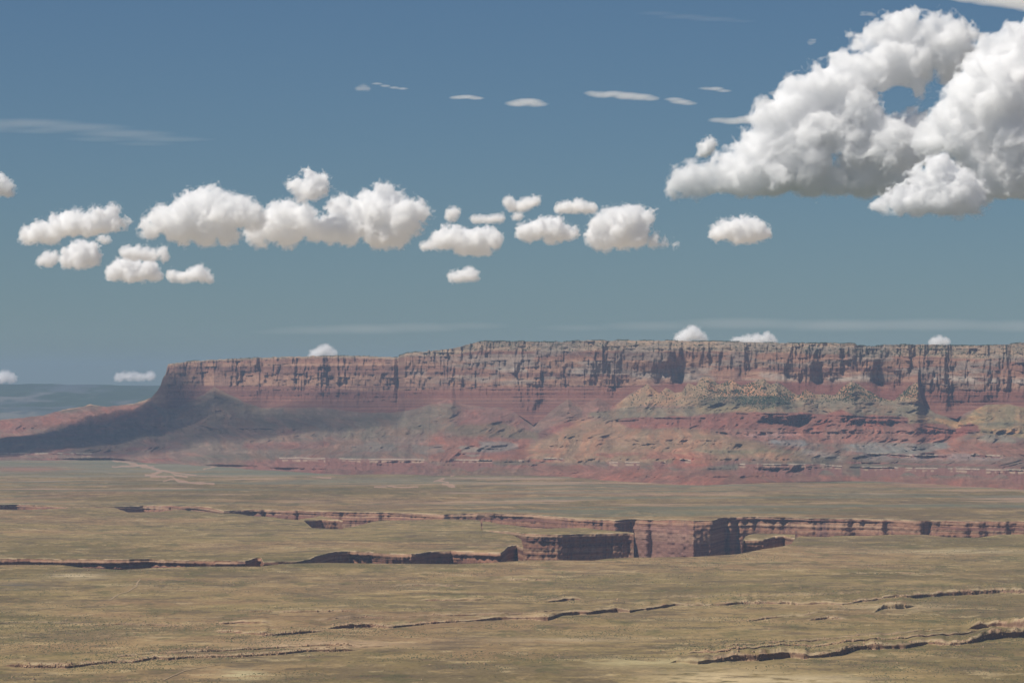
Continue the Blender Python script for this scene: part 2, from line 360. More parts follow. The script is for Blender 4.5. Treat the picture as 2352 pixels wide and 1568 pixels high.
Vv = CV - F * np.tan(np.arctan((0 * Z - ZC) / Y) - PITCH)
C = far_color(U[None, :] + 0 * Y, Vv, X, Y)
C = mix(C, ROCK_T, np.exp(-((Y - Yf) / 70) ** 2) * 0.75 * sst(-0.3, 0.3, n2(X / 60, Y / 40)))
far_top = (X, Y, Z, C)
nw = 130
k = np.linspace(1, 0, nw)[:, None]; zr = Z[0][None, :]; zw = zr + (ZF - zr) * k; dep = zr - zw
Xb = X0[None, :]
shr = sst(1600, 1700, U)[None, :] * 0.55
st = fbm2(zw / 12, Xb / 900, 3, 0.6, 8.0)
out = dep * 0.16 + 30 * (1 - np.exp(-dep / 25)) * (1 - shr) + 0.7 * np.floor(dep / 8 + 0.4 * n2(Xb / 240, 3)) * 8 * np.exp(-dep / 55) * (1 - shr)
out = out - (20 + 8 * n2(Xb / 140, 7.0)) * sst(9, 19, dep) * (1 - sst(1445, 1470, U) * sst(1650, 1620, U))[None, :] * np.clip(0.55 + 0.8 * fbm2(Xb / 300, 2.0, 4, 0.6), 0.05, 1.2)
out = out + 14 * st * np.exp(-dep / 40) + (30 * fbm2(Xb / 110, zw / 420, 4, 0.55, 12.0) + 9 * ridge2(Xb / 60, zw / 200, 3, 0.5, 3.0)) * sst(0, 16, dep) + 4 * n2(Xb / 11, zw / 14) * sst(0, 8, dep)
Yw = Yf[None, :] - out; Xw = xr * Yw; Cw = wall_color(Xw, zw, Yw)
Cw = mix(Cw, lin((152, 116, 104)), sst(1440, 1470, U)[None, :] * sst(1640, 1560, U)[None, :] * 0.6 * sst(12, 40, dep))
Cw = mix(Cw, lin((186, 162, 128)), np.exp(-dep / 8) * 0.55 * sst(-0.4, 0.3, n2(Xb / 50, dep / 6)))
o = grid_mesh("far_plain", np.vstack([Xw[:-1], X]), np.vstack([Yw[:-1], Y]), np.vstack([zw[:-1], Z]), M_wall, np.concatenate([Cw[:-1], C], 0))
o["kind"] = "structure"
xs = np.linspace(-9000, 9000, 220)[None, :]; ys = np.linspace(10500, 21000, 90)[:, None]
X = xs + 0 * ys; Y = ys + 0 * xs
o = grid_mesh("canyon_floor", X, Y, ZF - 4 + 3 * fbm2(X / 300, Y / 300, 3), M_wall, np.ones(X.shape + (3,)) * lin((120, 96, 84))); o["kind"] = "structure"
xs = np.linspace(-1, 1, 160)[None, :]; ys = np.linspace(0, 1, 60)[:, None]
Yn = Yof(Vb) + 0.0
Y = -2500 + (Yn + 2500) * ys + 0 * xs; X = xs * np.maximum(Y, 1) * 0.165 + xs * 3000 * (1 - ys) ** 0.5
o = grid_mesh("ground", X, Y, gz(X, Y) - 1.0, M_plain, plain_color(X, Y)); o["kind"] = "structure"

# ------------------------------------------------------------------ the great cliffs and their slopes
rim = [(-420,972),(-200,969),(0,963),(48,960),(102,953),(137,943),(160,937),(191,934),(200,929),(208,928),(222,930),(246,934),(308,926),(330,919),(349,912),(358,900),(362,895.5),(369,885),(373,871),(376,865),(381,858),(384,842),(386,836),(400,834),(441,829),(513,825),(547,823),(718,817),(804,817),(914,820),(918,815),(938,810),(982,807),(985,802),(988,806),(1044,800),(1081,789),(1109,783.5),(1198,784.5),(1300,785),(1334,781.7),(1447,781.7),(1550,782.4),(1753,786),(1828,788),(1962,788.6),(1968,793),(2009,796),(2026,792),(2129,791),(2252,794),(2317,790),(2352,787),(2500,784),(2750,786)]
foot = [(-420,974),(0,966),(208,932),(308,929),(349,920),(355,930),(380,938),(403,937),(470,905),(492,889),(515,900),(560,922),(598,936),(649,936),(746,936),(825,947),(900,947),(951,940),(1000,925),(1037,914),(1047,926),(1109,935),(1150,936),(1177,943),(1201,960),(1225,977),(1256,953),(1280,933),(1304,916),(1334,931),(1350,925),(1372,914),(1395,924),(1410,933),(1447,904),(1488,882),(1515,904),(1529,889),(1550,902),(1566,900),(1580,880),(1599,887),(1610,868),(1627,865),(1650,882),(1681,873),(1702,887),(1730,876),(1753,870),(1770,882),(1784,877),(1818,899),(1838,909),(1849,894),(1873,904),(1917,907.5),(1935,890),(1956,876),(1975,884),(1992,895.5),(2020,913),(2054,919.5),(2081,895.5),(2095,882),(2108,877),(2115,909),(2122,930),(2149,950),(2197,963),(2218,947),(2266,930),(2317,928),(2352,935),(2500,928),(2750,930)]
rimY = [(-420,35800),(0,34900),(300,33900),(386,33300),(700,32300),(914,31500),(930,31100),(1200,30200),(1450,29500),(1800,28500),(1960,28100),(2352,27300),(2750,26800)]
U = cols(-300, 2660, 1.35); Uc = U[None, :]
Vr = PL(rim, U); Vb_ = PL(base_line, U); Vf = PL(foot, U)
Vr = Vr + 0.7 * n2(U / 9, 1.0) + 0.5 * n2(U / 3.1, 2.0) * sst(380, 390, U)
NR = 560
t = np.linspace(0, 1, NR)[:, None]
V = Vr[None, :] * (1 - t) + Vb_[None, :] * t
Xa = XR(Uc) * 28500 + 0 * V                         # rough width coordinate in metres
wob = 1.5 * n2(Xa / 160, V / 30)
cl = sst(0.8, -0.8, V - Vf[None, :] + 1.0 * n2(Xa / 40, 3.0))  # 1 on the cliff
depthpx = V - Vr[None, :]
mesa = sst(372, 392, Uc) + 0 * V
capd = PL([(380,3),(700,4),(914,5),(1100,20),(1300,22),(1500,24),(1800,22),(1962,26),(2100,26),(2352,34)], U)[None, :]
cap = sst(capd + 3, capd - 3, depthpx) * cl
band_top = PL([(380,882),(520,886),(746,890),(850,898),(1050,892),(1200,888),(1350,886),(1500,884),(1700,872),(2000,890),(2115,897),(2352,896)], U)[None, :]
band = sst(-2, 3, V - band_top) * cl * mesa
zs = Zof(V, 28500.0)
stn = n2(zs / 6.5, Xa / 2500) + 0.5 * n2(zs / 2.9, Xa / 1200 + 5)
stc = n2(zs / 16, Xa / 1300 + 9) + 0.5 * n2(zs / 7, Xa / 500)
ang = np.full(V.shape, 10.0)
sl = np.clip((V - Vf[None, :]) / np.maximum(Vb_ - Vf, 10)[None, :], 0, 1)
ang = 7 + 24 * np.exp(-sl * 4.2) + 3 * n2(Xa / 300, V / 20)
ang = ang + 12 * sst(0.3, 0.7, n2(zs / 14, Xa / 1500 + 2)) * sst(0.15, 0.3, sl)
LB = [  # rock ledges low on the slopes: (u0, u1, V of top at each end, px of height, taper)
 ((-300,212),(1040,1041),8),((640,976),(1050,1055),24),((590,900),(1072,1070),8),((1037,1132),(1055,1055),24),((1190,1204),(1057,1057),4),((1248,1297),(1052,1052),9),((1398,1420),(1061,1061),14),((1435,1470),(1060,1061),18),((1500,1530),(1060,1060),18),((1560,1588),(1053,1055),15),
 ((1695,1895),(1065,1066),28),((1895,1935),(1068,1070),22),((1975,2352),(1071,1079),24),((1945,2290),(1060,1067),4),((2300,2660),(1078,1084),26),((1469,1621),(958,958),24),((1400,1469),(966,962),14),((1690,1895),(946,952),22),((1895,2085),(952,958),16),((2100,2196),(971,988),12),((2200,2252),(975,974),16),((806,907),(1024,1026),9),((1062,1185),(1026,1030),14),((976,1019),(1026,1024),12),((1990,2176),(1040,1046),8),((2230,2305),(1043,1046),8)]
bench = np.zeros(V.shape); ledge = np.zeros(V.shape); ledge_d = np.full(V.shape, 99.0)
for (u0, u1), (va, vb), h in LB:
    vt = np.interp(U, [u0, u1], [va, vb])[None, :] + 0.8 * n2(Xa / 120, 8.0)
    hh = h * (0.8 + 0.45 * n2(Xa / 100 + va, 5.0)) 
    e = sst(u0 - 3, u0 + 5, Uc) * sst(u1 + 3, u1 - 5, Uc)
    lm = sst(-0.6, 0.4, V - vt) * sst(hh + 1.2, hh - 1.2, V - vt) * e
    ledge = np.maximum(ledge, lm)
    rate = (PL(rimY, U) - Yof(Vb_)) / np.maximum(Vb_ - Vf, 40) * 0.95
    dYb = np.minimum(rate, 20.0)[None, :] * min(h, 12) * sst(u0 - 3, u0 + 70, Uc) * sst(u1 + 3, u1 - 70, Uc) * np.interp(V - vt, [-26, -9, 0, h * 0.16, h * 0.5, h], [0.06, 0.35, 1.0, 1.0, 0.5, 0.0]) * (V - vt < h) * sst(-48, -26, V - vt) * e
    bench = np.maximum(bench, dYb * (0.9 + 0.25 * n2(Xa / 90 + va, 3.0)))
    if u0 in (590, 1945): continue
    ledge_d = np.where((e > 0.5) & (V - vt > -3) & (V - vt < hh + 4), V - vt, ledge_d)
steps = sst(-0.15, 0.15, n2(zs / 7.5, Xa / 3000 + 1))
a_cl = 79 - 34 * sst(0.55, 0.95, stc) - 30 * cap * sst(-0.3, 0.4, stc)
a_bd = 40 + 42 * sst(-0.25, 0.25, stn)
ang = ang * (1 - cl) + cl * (a_cl * (1 - band) + a_bd * band)
ang = np.clip(ang, 4, 84)
w = (1 / np.tan(np.radians(ang))) * np.gradient(V, axis=0)
Wc = np.cumsum(w, 0); Wc = (Wc - Wc[:1]) / (Wc[-1:] - Wc[:1])
kx = np.exp(-(np.arange(-30, 31) * 1.35 / 13.0) ** 2); kx /= kx.sum()
Wp = np.pad(Wc, ((0, 0), (30, 30)), mode='edge'); Wc = sum(kx[i] * Wp[:, i:i + Wc.shape[1]] for i in range(61))
Yr0 = PL(rimY, U)[None, :]; Yb0 = Yof(Vb_)[None, :]
Ysm = Yr0 - (Yr0 - Yb0) * Wc
Z = Zof(V, Ysm)
Xw = XR(Uc) * Ysm
# relief: buttresses and clefts on the cliff, gullies and spurs on the slopes
# alcoves and towers of the cliff
tier = np.floor(Z / 95 + 0.35 * n2(Xa / 500, 3.0)); tier2 = np.floor(Z / 42 + 0.5 * n2(Xa / 260, 9.0))
fl = 90 * fbm2(Xa / 760 + 2.2, Z / 2600, 2, 0.5) + 60 * ridge2(Xa / 300, Z / 1500, 3, 0.55) * (0.5 + 0.5 * sst(-0.4, 0.4, n2(Xa / 500, Z / 300)))
fl = fl + 34 * fbm2(Xa / 120 + 13.7 * tier, Z / 900, 3, 0.55, 2.0) + 44 * fbm2(Xa / 105, Z / 800, 3, 0.6, 27.0) + 20 * fbm2(Xa / 45 + 7.3 * tier2, Z / 300, 3, 0.6, 4.0) + 15 * ridge2(Xa / 42, Z / 420, 3, 0.6, 37.0) - 6 * tier + 26 * ridge2(Xa / 70, Z / 260, 3, 0.6, 9.0)
fl = fl + 10 * n2(Xa / 12, Z / 40)
fl = fl * (1 + 0.45 * sst(1150, 800, Uc)) + 0.35 * 60 * ridge2(Xa / 150, Z / 700, 3, 0.6, 19.0) * sst(1150, 800, Uc)
for cu, wd, am in ((1425,16,-110),(1500,12,60),(916,8,-120),(1560,14,-130),(1345,14,70),(2022,16,-120),(1245,16,-120),(2190,14,-130),(2260,20,120),(1180,24,120),(1880,16,-110),(640,14,-90),(760,9,-80),(2060,14,40)):
    fl = fl + 0.6 * am * np.exp(-((Uc - cu) / wd) ** 2) * (0.6 + 0.6 * sst(20, 60, depthpx))
big = 220 * fbm2(Xa / 1500 + 6, V / 260, 2)
wx = Xa + 130 * fbm2(Xa / 700, V / 34, 3, 0.5, 3.0) + (V - 1000) * 3.0 * n2(Xa / 2600, 1.7)
gl = 230 * ridge2(wx / 430, V / 80, 4, 0.5, 7.0) + 125 * ridge2(wx / 130, V / 34, 3, 0.5, 5.0) + 12 * n2(Xa / 26, V / 5)
gl = gl * sst(0.0, 0.35, sl) * sst(1.0, 0.72, sl) + 14 * ledge * ridge2(Xa / 45, V / 60, 3, 0.6, 1.0) + 16 * ledge * n2(Xa / 18, 4.0)
# ravines below the two V-shaped notches
for pts, dpt in (([(1201,955),(1225,980),(1205,1000),(1180,1018),(1040,1060)], 110), ([(2197,958),(2205,985),(2185,1005),(2130,1030),(1900,1062)], 130), ([(1855,968),(1862,1005),(1900,1035)], 160), ([(1000,975),(960,1010),(985,1052)], 120)):
    p = np.array(pts, float); uc = np.interp(V, p[:, 1], p[:, 0])
    ins = sst(p[0, 1] - 12, p[0, 1] + 10, V) * sst(p[-1, 1] + 2, p[-1, 1] - 20, V)
    gl = gl - dpt * ins * np.exp(-np.abs(Uc - uc) / 26)
# spurs that stand forward
for pts, am, wd in (([(430,1010),(620,1001),(700,988),(900,985)], 330, 9), ([(1240,1012),(1300,985),(1500,985),(1605,987),(1700,1006),(1787,1031),(1855,1053)], 420, 14), ([(0,1000),(200,1012),(380,1018)], 200, 10)):
    p = np.array(pts, float); vc = np.interp(U, p[:, 0], p[:, 1])[None, :]
    e = sst(p[0, 0] - 40, p[0, 0] + 60, Uc) * sst(p[-1, 0] + 20, p[-1, 0] - 60, Uc)
    gl = gl + am * e * sst(-3, wd, V - vc) * np.exp(-np.clip(V - vc - wd, 0, None) / 40)
notbase = sst(1.0, 0.96, t)
for cu, cv, am in ((492,889,210),(650,940,120),(860,950,130),(1037,914,200),(1304,914,220),(1372,912,160),(1488,880,200),(1529,888,130),(1580,878,170),(1627,865,150),(1681,872,140),(1753,869,190),(1784,876,140),(1849,893,120),(1956,875,200),(2108,876,200),(2266,928,180),(2340,930,120),(1130,938,110),(560,925,120)):
    dv = V - cv; wd_ = 5 + 0.75 * np.clip(dv, 0, None)
    gl = gl + am * np.exp(-np.abs(Uc + 3 * n2(V / 7, cu * 1.0) - cu) / wd_) * sst(-2, 14, dv) * np.exp(-np.clip(dv - 25, 0, None) / 38)
gl = gl + bench * 0.9 - 75 * ledge * np.exp(-((ledge_d - 3.4) / 1.5) ** 2) * sst(-0.6, 0.1, n2(Xa / 90, 12.0)) + 50 * fbm2(wx / 60, V / 9, 4, 0.6, 41.0) * sst(0.02, 0.1, sl)
fl = (fl - 110) * sst(-2, 34, Vf[None, :] - V)
disp = (cl * fl * mesa + (1 - cl) * gl * notbase + big * notbase)
Ym = Ysm - disp
Zm = Zof(V, Ym) * 0 + Z + (Ym - Ysm) * slope(V)     # keep each bed at its own level
Xm = XR(Uc) * Ym
Zm[-1] = -6

# the beds' own colours
def obs(*c): return lin(c)
n1 = fbm2(Xa / 260, V / 14, 5, 0.6, 3.1); n2_ = fbm2(Xa / 90, V / 9, 5, 0.6, 7.7); n3_ = fbm2(Xa / 700, V / 30, 4, 0.5, 9.9)
Vw = V + 4.5 * fbm2(Xa / 150, V / 18, 4, 0.6, 13.0); Uw = Uc + 12 * fbm2(Xa / 130, V / 9, 4, 0.6, 17.0)
C = np.ones(V.shape + (3,)) * obs(156, 124, 110)
def band_paint(top, bot, color, a=1.0, soft=3.0, us=14.0, w=True):
    """colour a bed between two lines, over their common width"""
    global C
    u0, u1 = top[0][0], top[-1][0]
    VV = Vw if w else V; UU = Uw if w else Uc
    e = sst(u0 - us / 2, u0 + us / 2, UU) * sst(u1 + us / 2, u1 - us / 2, UU)
    m = e * sst(-soft, soft, VV - PL(top, UU)) * sst(soft, -soft, VV - PL(bot, UU))
    C = mix(C, obs(*color), m * a)
# slopes, from the general to the particular
slp = 1 - cl
C = mix(C, obs(142, 118, 106), 0.9 * slp)
C = mix(C, obs(150, 104, 94), slp * sst(-0.05, 0.35, n1) * 0.8)
C = mix(C, obs(112, 112, 98), slp * sst(0.05, 0.4, n3_) * 0.6)
C = mix(C, obs(142, 128, 112), slp * sst(0.1, 0.4, n2_) * 0.5)
def variety():
    global C
    st1 = fbm2(wx / 90, V / 26, 5, 0.65, 51.0); st2 = fbm2(wx / 40, V / 12, 4, 0.7, 61.0); st3 = fbm2(Xa / 420, V / 7, 5, 0.65, 71.0)
    k = slp * (1 - 0.6 * ledge)
    C = mix(C, C * np.array([1.22, 1.0, 0.9]), k * sst(0.05, 0.3, st1) * 0.8)
    C = mix(C, C * np.array([0.88, 0.95, 0.93]), k * sst(0.05, 0.3, -st1) * 0.8)
    C = mix(C, C * 1.28 + 0.01, k * sst(0.12, 0.4, st2) * 0.7)
    C = mix(C, C * 0.74, k * sst(0.12, 0.4, -st2) * 0.7)
    C = mix(C, C * np.array([0.97, 1.0, 0.92]) * 0.9, k * sst(0.08, 0.3, st3) * 0.7)
    C = mix(C, C * 1.15, k * sst(0.1, 0.35, -st3) * 0.7)
band_paint([(-300,966),(100,955),(300,930),(360,925)], [(-300,992),(100,985),(300,968),(360,950)], (158,108,94), 0.75, 6)
band_paint([(380,900),(500,890),(640,935),(900,945)], [(380,1010),(500,1000),(640,990),(900,985)], (134,118,102), 0.7, 10, 40)
band_paint([(420,1006),(620,1000),(720,990),(950,965)], [(420,1040),(620,1050),(720,1045),(950,1020)], (138,122,108), 0.7, 6, 30)
band_paint([(560,1018),(680,1014),(760,1012)], [(560,1030),(680,1032),(760,1026)], (146,100,92), 0.6, 4)
band_paint([(800,965),(1000,930),(1060,930)], [(800,1010),(1000,1000),(1060,985)], (128,118,100), 0.7, 8, 40)
band_paint([(1045,930),(1180,940),(1235,1000)], [(1045,985),(1180,990),(1235,1005)], (154,108,98), 0.7, 6, 20)
band_paint([(1040,975),(1150,970),(1240,995)], [(1040,1004),(1150,1005),(1240,1012)], (140,122,98), 0.8, 5, 30)
band_paint([(990,1000),(1120,1002),(1220,1010)], [(990,1060),(1120,1058),(1220,1058)], (162,108,90), 0.75, 5, 30)
band_paint([(1240,955),(1304,912),(1420,925)], [(1240,985),(1304,990),(1420,950)], (150,118,104), 0.85, 4, 20)
band_paint([(1335,930),(1372,910),(1415,935)], [(1335,955),(1372,955),(1415,958)], (156,108,96), 0.6, 4, 10)
band_paint([(1235,992),(1300,968),(1340,975)], [(1235,1012),(1300,1000),(1340,985)], (146,96,88), 0.8, 4, 12)
# talus cones with their trees, green bench below
band_paint([(1410,930),(1488,880),(1610,862),(1753,868),(1840,900),(1956,874),(2050,915),(2108,875),(2130,925)], [(1410,940),(1488,930),(1610,935),(1753,930),(1840,930),(1956,915),(2050,925),(2108,925),(2130,935)], (176,148,116), 0.95, 3, 10)
m = slp * sst(0.0, 0.3, n2_ + 0.2 * n1) * sst(1595, 1620, Uc) * sst(2110, 2090, Uc) * sst(860, 875, V) * sst(922, 912, V)
C = mix(C, obs(206, 150, 106), m * 0.85)
band_paint([(1350,945),(1450,935),(1560,935),(1700,930),(1900,915),(2050,920),(2130,938),(2200,965)], [(1350,956),(1450,962),(1560,958),(1700,946),(1900,950),(2050,955),(2130,962),(2200,972)], (146,134,112), 0.9, 4, 20)
band_paint([(1600,925),(1700,924),(1780,928)], [(1600,950),(1700,946),(1780,944)], (160,142,104), 0.7, 4, 20)
band_paint([(1607,918),(1680,908),(1780,910),(1816,925)], [(1607,934),(1680,934),(1780,934),(1816,940)], (112,108,90), 0.8, 4, 12)
band_paint([(2085,955),(2160,962),(2205,968)], [(2085,972),(2160,976),(2205,985)], (156,138,106), 0.8, 3, 10)
band_paint([(2150,958),(2180,964),(2212,966)], [(2150,966),(2180,978),(2212,988)], (206,160,108), 0.8, 2.5, 8)
band_paint([(2205,965),(2266,925),(2400,925),(2660,925)], [(2205,972),(2266,995),(2400,1010),(2660,1010)], (158,140,104), 0.95, 4, 10)
m = slp * sst(2215, 2235, Uw) * sst(0.0, 0.3, n1) * sst(1020, 990, V)
C = mix(C, obs(204, 164, 112), m * 0.7)
C = mix(C, obs(118, 118, 102), slp * sst(2230, 2260, Uc) * np.exp(-((Vw - 974) / 5) ** 2) * 0.7)
# red beds
RED = (156,100,86)
band_paint([(1395,966),(1469,958),(1560,957),(1690,945),(1895,950),(1932,941),(1977,955),(2002,951),(2084,957)], [(1395,982),(1469,984),(1560,984),(1690,985),(1895,988),(1932,985),(1977,985),(2002,984),(2084,975)], RED, 0.9, 2.5, 8)
band_paint([(1560,984),(1700,985),(1900,984),(2090,976),(2200,985)], [(1560,990),(1700,1010),(1900,1018),(2090,1022),(2200,1016)], (164,116,102), 0.85, 5, 20)
band_paint([(2100,971),(2166,973),(2196,990)], [(2100,1000),(2166,1004),(2196,1006)], (152,98,84), 0.85, 3, 8)
band_paint([(2197,988),(2228,969),(2253,975)], [(2197,1003),(2228,995),(2253,988)], (150,90,78), 0.9, 2, 6)
band_paint([(2160,1016),(2250,1008),(2352,1016),(2660,1016)], [(2160,1045),(2250,1046),(2352,1050),(2660,1055)], (160,112,94), 0.8, 6, 20)
C = mix(C, obs(190, 152, 150), slp * sst(1700, 1730, Uw) * sst(1845, 1815, Uw) * np.exp(-((Vw - 999) / 5) ** 2) * 0.6)
# tan hill
band_paint([(1215,1020),(1290,988),(1330,965),(1420,962),(1440,986),(1605,986),(1699,1006),(1787,1031),(1855,1053)], [(1215,1058),(1290,1062),(1330,1062),(1420,1060),(1440,1066),(1605,1062),(1699,1052),(1787,1056),(1855,1060)], (178,144,112), 0.8, 8, 44)
C = mix(C, obs(150, 140, 110), slp * sst(1330, 1380, Uc) * sst(1900, 1780, Uc) * np.exp(-((Vw - 1036 + (Uc - 1600) * 0.0) / 6) ** 2) * sst(1560, 1600, Uc) * 0.8)
C = mix(C, obs(176, 116, 96), slp * sst(1200, 1230, Uc) * sst(1660, 1620, Uc) * sst(0.05, 0.3, n1) * sst(1025, 1045, V) * 0.75)
# blue-grey badlands
BL = (146,148,146)
band_paint([(1941,1020),(2000,1014),(2100,1016),(2178,1016)], [(1941,1036),(2000,1042),(2100,1044),(2178,1030)], BL, 0.85, 3, 12)
band_paint([(1767,1010),(1810,1010),(1853,1012)], [(1767,1016),(1810,1024),(1853,1025)], (142,146,150), 0.85, 3, 10)
band_paint([(1840,1028),(1900,1040),(1940,1052)], [(1840,1040),(1900,1054),(1940,1060)], (168,156,148), 0.7, 4, 14)
band_paint([(1100,1014),(1160,1014),(1188,1020)], [(1100,1044),(1160,1036),(1188,1032)], BL, 0.65, 3, 8)
band_paint([(1060,1026),(1084,1026),(1100,1028)], [(1060,1040),(1084,1050),(1100,1046)], (168,168,158), 0.6, 2.5, 6)
band_paint([(946,1024),(985,1022),(1020,1022)], [(946,1038),(985,1046),(1020,1036)], (136,138,134), 0.55, 3, 8)
band_paint([(806,1022),(860,1014),(910,1022)], [(806,1038),(860,1038),(910,1036)], (134,134,128), 0.5, 3, 10)
band_paint([(1980,1040),(2100,1042),(2300,1044)], [(1980,1056),(2100,1056),(2300,1058)], (158,140,140), 0.7, 3, 20)
band_paint([(2250,1000),(2290,996),(2330,1006)], [(2250,1012),(2290,1016),(2330,1016)], (150,152,136), 0.6, 4, 10)
# red foot of the slopes
band_paint([(1060,1080),(1240,1066),(1500,1078),(1700,1078),(1900,1090),(2352,1100),(2660,1108)], [(1060,1100),(1240,1106),(1500,1116),(1700,1122),(1900,1112),(2352,1132),(2660,1140)], (158,108,92), 0.8, 5, 30)
band_paint([(560,1060),(640,1056),(980,1062),(1040,1080)], [(560,1084),(640,1090),(980,1098),(1040,1100)], (146,100,94), 0.75, 4, 20)
C = mix(C, obs(126, 118, 98), slp * sst(1070, 1078, Vw) * sst(970, 1030, Uw) * sst(1250, 1190, Uw) * 0.5)
C = mix(C, obs(190, 112, 90), slp * sst(1540, 1560, Uw) * sst(1640, 1600, Uw) * sst(1046, 1054, V) * sst(1082, 1070, V) * 0.6)
variety()
# low ledges: pale cap, cream scallops, red-brown beds
lw = sst(-0.5, 0.4, ledge_d) * ledge
capm = np.exp(-((ledge_d - 0.6 + 0.5 * n2(Xa / 60, 5.0)) / 1.2) ** 2); scal = sst(3.0, 5.0, ledge_d) * sst(9.5, 6.5, ledge_d + 2 * n2(Xa / 40, 2.0))
white = (sst(1036, 1040, V)) * sst(-0.8, -0.35, n2(Xa / 75, 6.0) + 0.5 * n2(Xa / 20, 2.0))
C = mix(C, obs(156, 108, 98), lw * sst(1036, 1040, V) * 0.85)
C = mix(C, obs(222, 210, 190), capm * white * (ledge_d < 9) * (0.85 + 0.15 * n2(Xa / 16, 3.0)))
C = mix(C, obs(214, 192, 164), lw * scal * white * sst(-0.5, 0.1, n2(Xa / 22, 9.0)) * 0.6)
C = mix(C, obs(120, 96, 92), lw * sst(1.8, 2.4, ledge_d) * sst(4.4, 3.2, ledge_d + 1.5 * n2(Xa / 30, 1.0)) * white * 0.6)
# the cliff
sb = fbm2(Z / 26, Xa / 1900, 3, 0.6, 1.0); sv = fbm2(Xa / 60, Z / 420, 4, 0.6, 5.0)
CC = np.ones(V.shape + (3,)) * obs(186, 136, 110)
CC = mix(CC, obs(206, 162, 132), sst(0.0, 0.4, sb) * 0.75)
CC = mix(CC, obs(150, 106, 94), sst(0.0, 0.35, -sb) * 0.75)
CC = mix(CC, obs(132, 100, 94), sst(0.05, 0.45, sv) * 0.55)
rt = sst(900, 1100, Uc) + 0 * V
CC = mix(CC, obs(208, 182, 152), cap * 0.8)
CC = mix(CC, obs(158, 150, 132), cap * sst(0.0, 0.3, n2_) * 0.6)
gy = sst(0.0, 0.3, fbm2(Xa / 330, V / 16, 4, 0.55, 31.0))
CC = mix(CC, obs(176, 164, 152), gy * rt * (1 - band) * 0.7)
g2 = np.exp(-((V - PL([(380,840),(918,858),(1100,850),(1300,856),(1500,862),(2000,866),(2352,874)], U)[None, :] + 5 * n2(Xa / 300, 1.0)) / 7) ** 2)
CC = mix(CC, obs(206, 192, 178), g2 * sst(900, 1000, Uc) * sst(-0.1, 0.3, n2(Xa / 240, 7.0) + n2_ * 0.6) * 0.85)
CC = mix(CC, obs(222, 208, 192), g2 * sst(2110, 2140, Uc) * sst(-0.4, 0.1, n2_) * 0.8)
CC = mix(CC, obs(154, 98, 82), band * 0.9)
CC = mix(CC, obs(174, 126, 106), band * sst(0.0, 0.5, n2(zs / 9, Xa / 2000 + 4)) * 0.6)
CC = mix(CC, obs(120, 84, 80), band * sst(0.0, 0.5, n2(zs / 6, Xa / 2000 + 8)) * 0.6)
CC = mix(CC, obs(150, 90, 78), sst(872, 882, V) * sst(1500, 1540, Uc) * sst(2115, 2080, Uc) * 0.6)
CC = mix(CC, obs(118, 116, 96), cap * sst(0.32, 0.42, n2(Xa / 14, V / 1.2)) * 0.7)
C = C * (1 - cl[..., None]) + CC * cl[..., None]
C = C * np.array([0.62, 0.58, 0.52])
C = C * 0.84 + 0.16 * C.mean(-1, keepdims=True) * np.array([1.06, 0.98, 0.95])
C = C * (1 + 0.14 * slp[..., None] * np.array([1.1, 0.9, 0.7]))
# the top behind the rim
Xs, Ys, Zs, Cs = [], [], [], []
leftm = sst(388, 370, U)[None, :]
for q, dr in ((6, 0.0), (40, 0.5), (150, 2), (450, 6), (1200, 14), (3000, 40), (5200, 90)):
    y = Ym[:1] + q; z = Zm[:1] - dr - leftm * 0.16 * q + 2.5 * n2(Xa[:1] / 60, q) * (q > 20)
    Xs.append(XR(Uc) * y); Ys.append(y); Zs.append(np.maximum(z, -10)); Cs.append(mix(np.ones(z.shape + (3,)) * obs(150, 132, 108), obs(92, 92, 74), (0.8 if q > 100 else 0.3) + 0 * z))
X = np.vstack(Xs[::-1] + [Xm]); Y = np.vstack(Ys[::-1] + [Ym]); Zz = np.vstack(Zs[::-1] + [Zm]); CA = np.concatenate(Cs[::-1] + [C], 0)
mesa_o = grid_mesh("mesa_cliffs", X, Y, Zz, M_cliff, CA, flip=True); mesa_o["kind"] = "structure"
print("mesa", round(time.time() - T0, 1))

# ------------------------------------------------------------------ the far country to the left
Ud = cols(-500, 2800, 9.0); t = np.linspace(0, 1, 220)[:, None]
Yd = 37500 + t * 27000 + 0 * Ud[None, :]
vtop = PL([(-500,884),(0,884.5),(180,885.5),(365,886),(2800,890)], Ud)[None, :]
Xd = XR(Ud[None, :]) * Yd
hz = 600 + 64500 * slope(vtop)
prof = 60 + (hz - 60) * (0.10 * sst(0, 0.25, t) + 0.30 * sst(0.2, 0.6, t) + 0.6 * sst(0.55, 0.98, t))
Zd = prof + 60 * ridge2(Xd / 1800, Yd / 2500, 4) * sst(0.02, 0.2, t) * sst(1.0, 0.9, t) + 25 * fbm2(Xd / 500, Yd / 700, 3) * sst(0.97, 0.9, t)
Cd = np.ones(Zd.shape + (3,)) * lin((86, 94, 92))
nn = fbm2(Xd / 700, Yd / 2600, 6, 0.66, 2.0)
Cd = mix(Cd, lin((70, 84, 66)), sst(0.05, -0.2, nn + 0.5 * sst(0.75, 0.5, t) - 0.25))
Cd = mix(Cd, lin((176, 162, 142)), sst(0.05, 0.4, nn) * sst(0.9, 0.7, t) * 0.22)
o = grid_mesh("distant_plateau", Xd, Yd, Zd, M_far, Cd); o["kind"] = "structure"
print("terrain", round(time.time() - T0, 1))
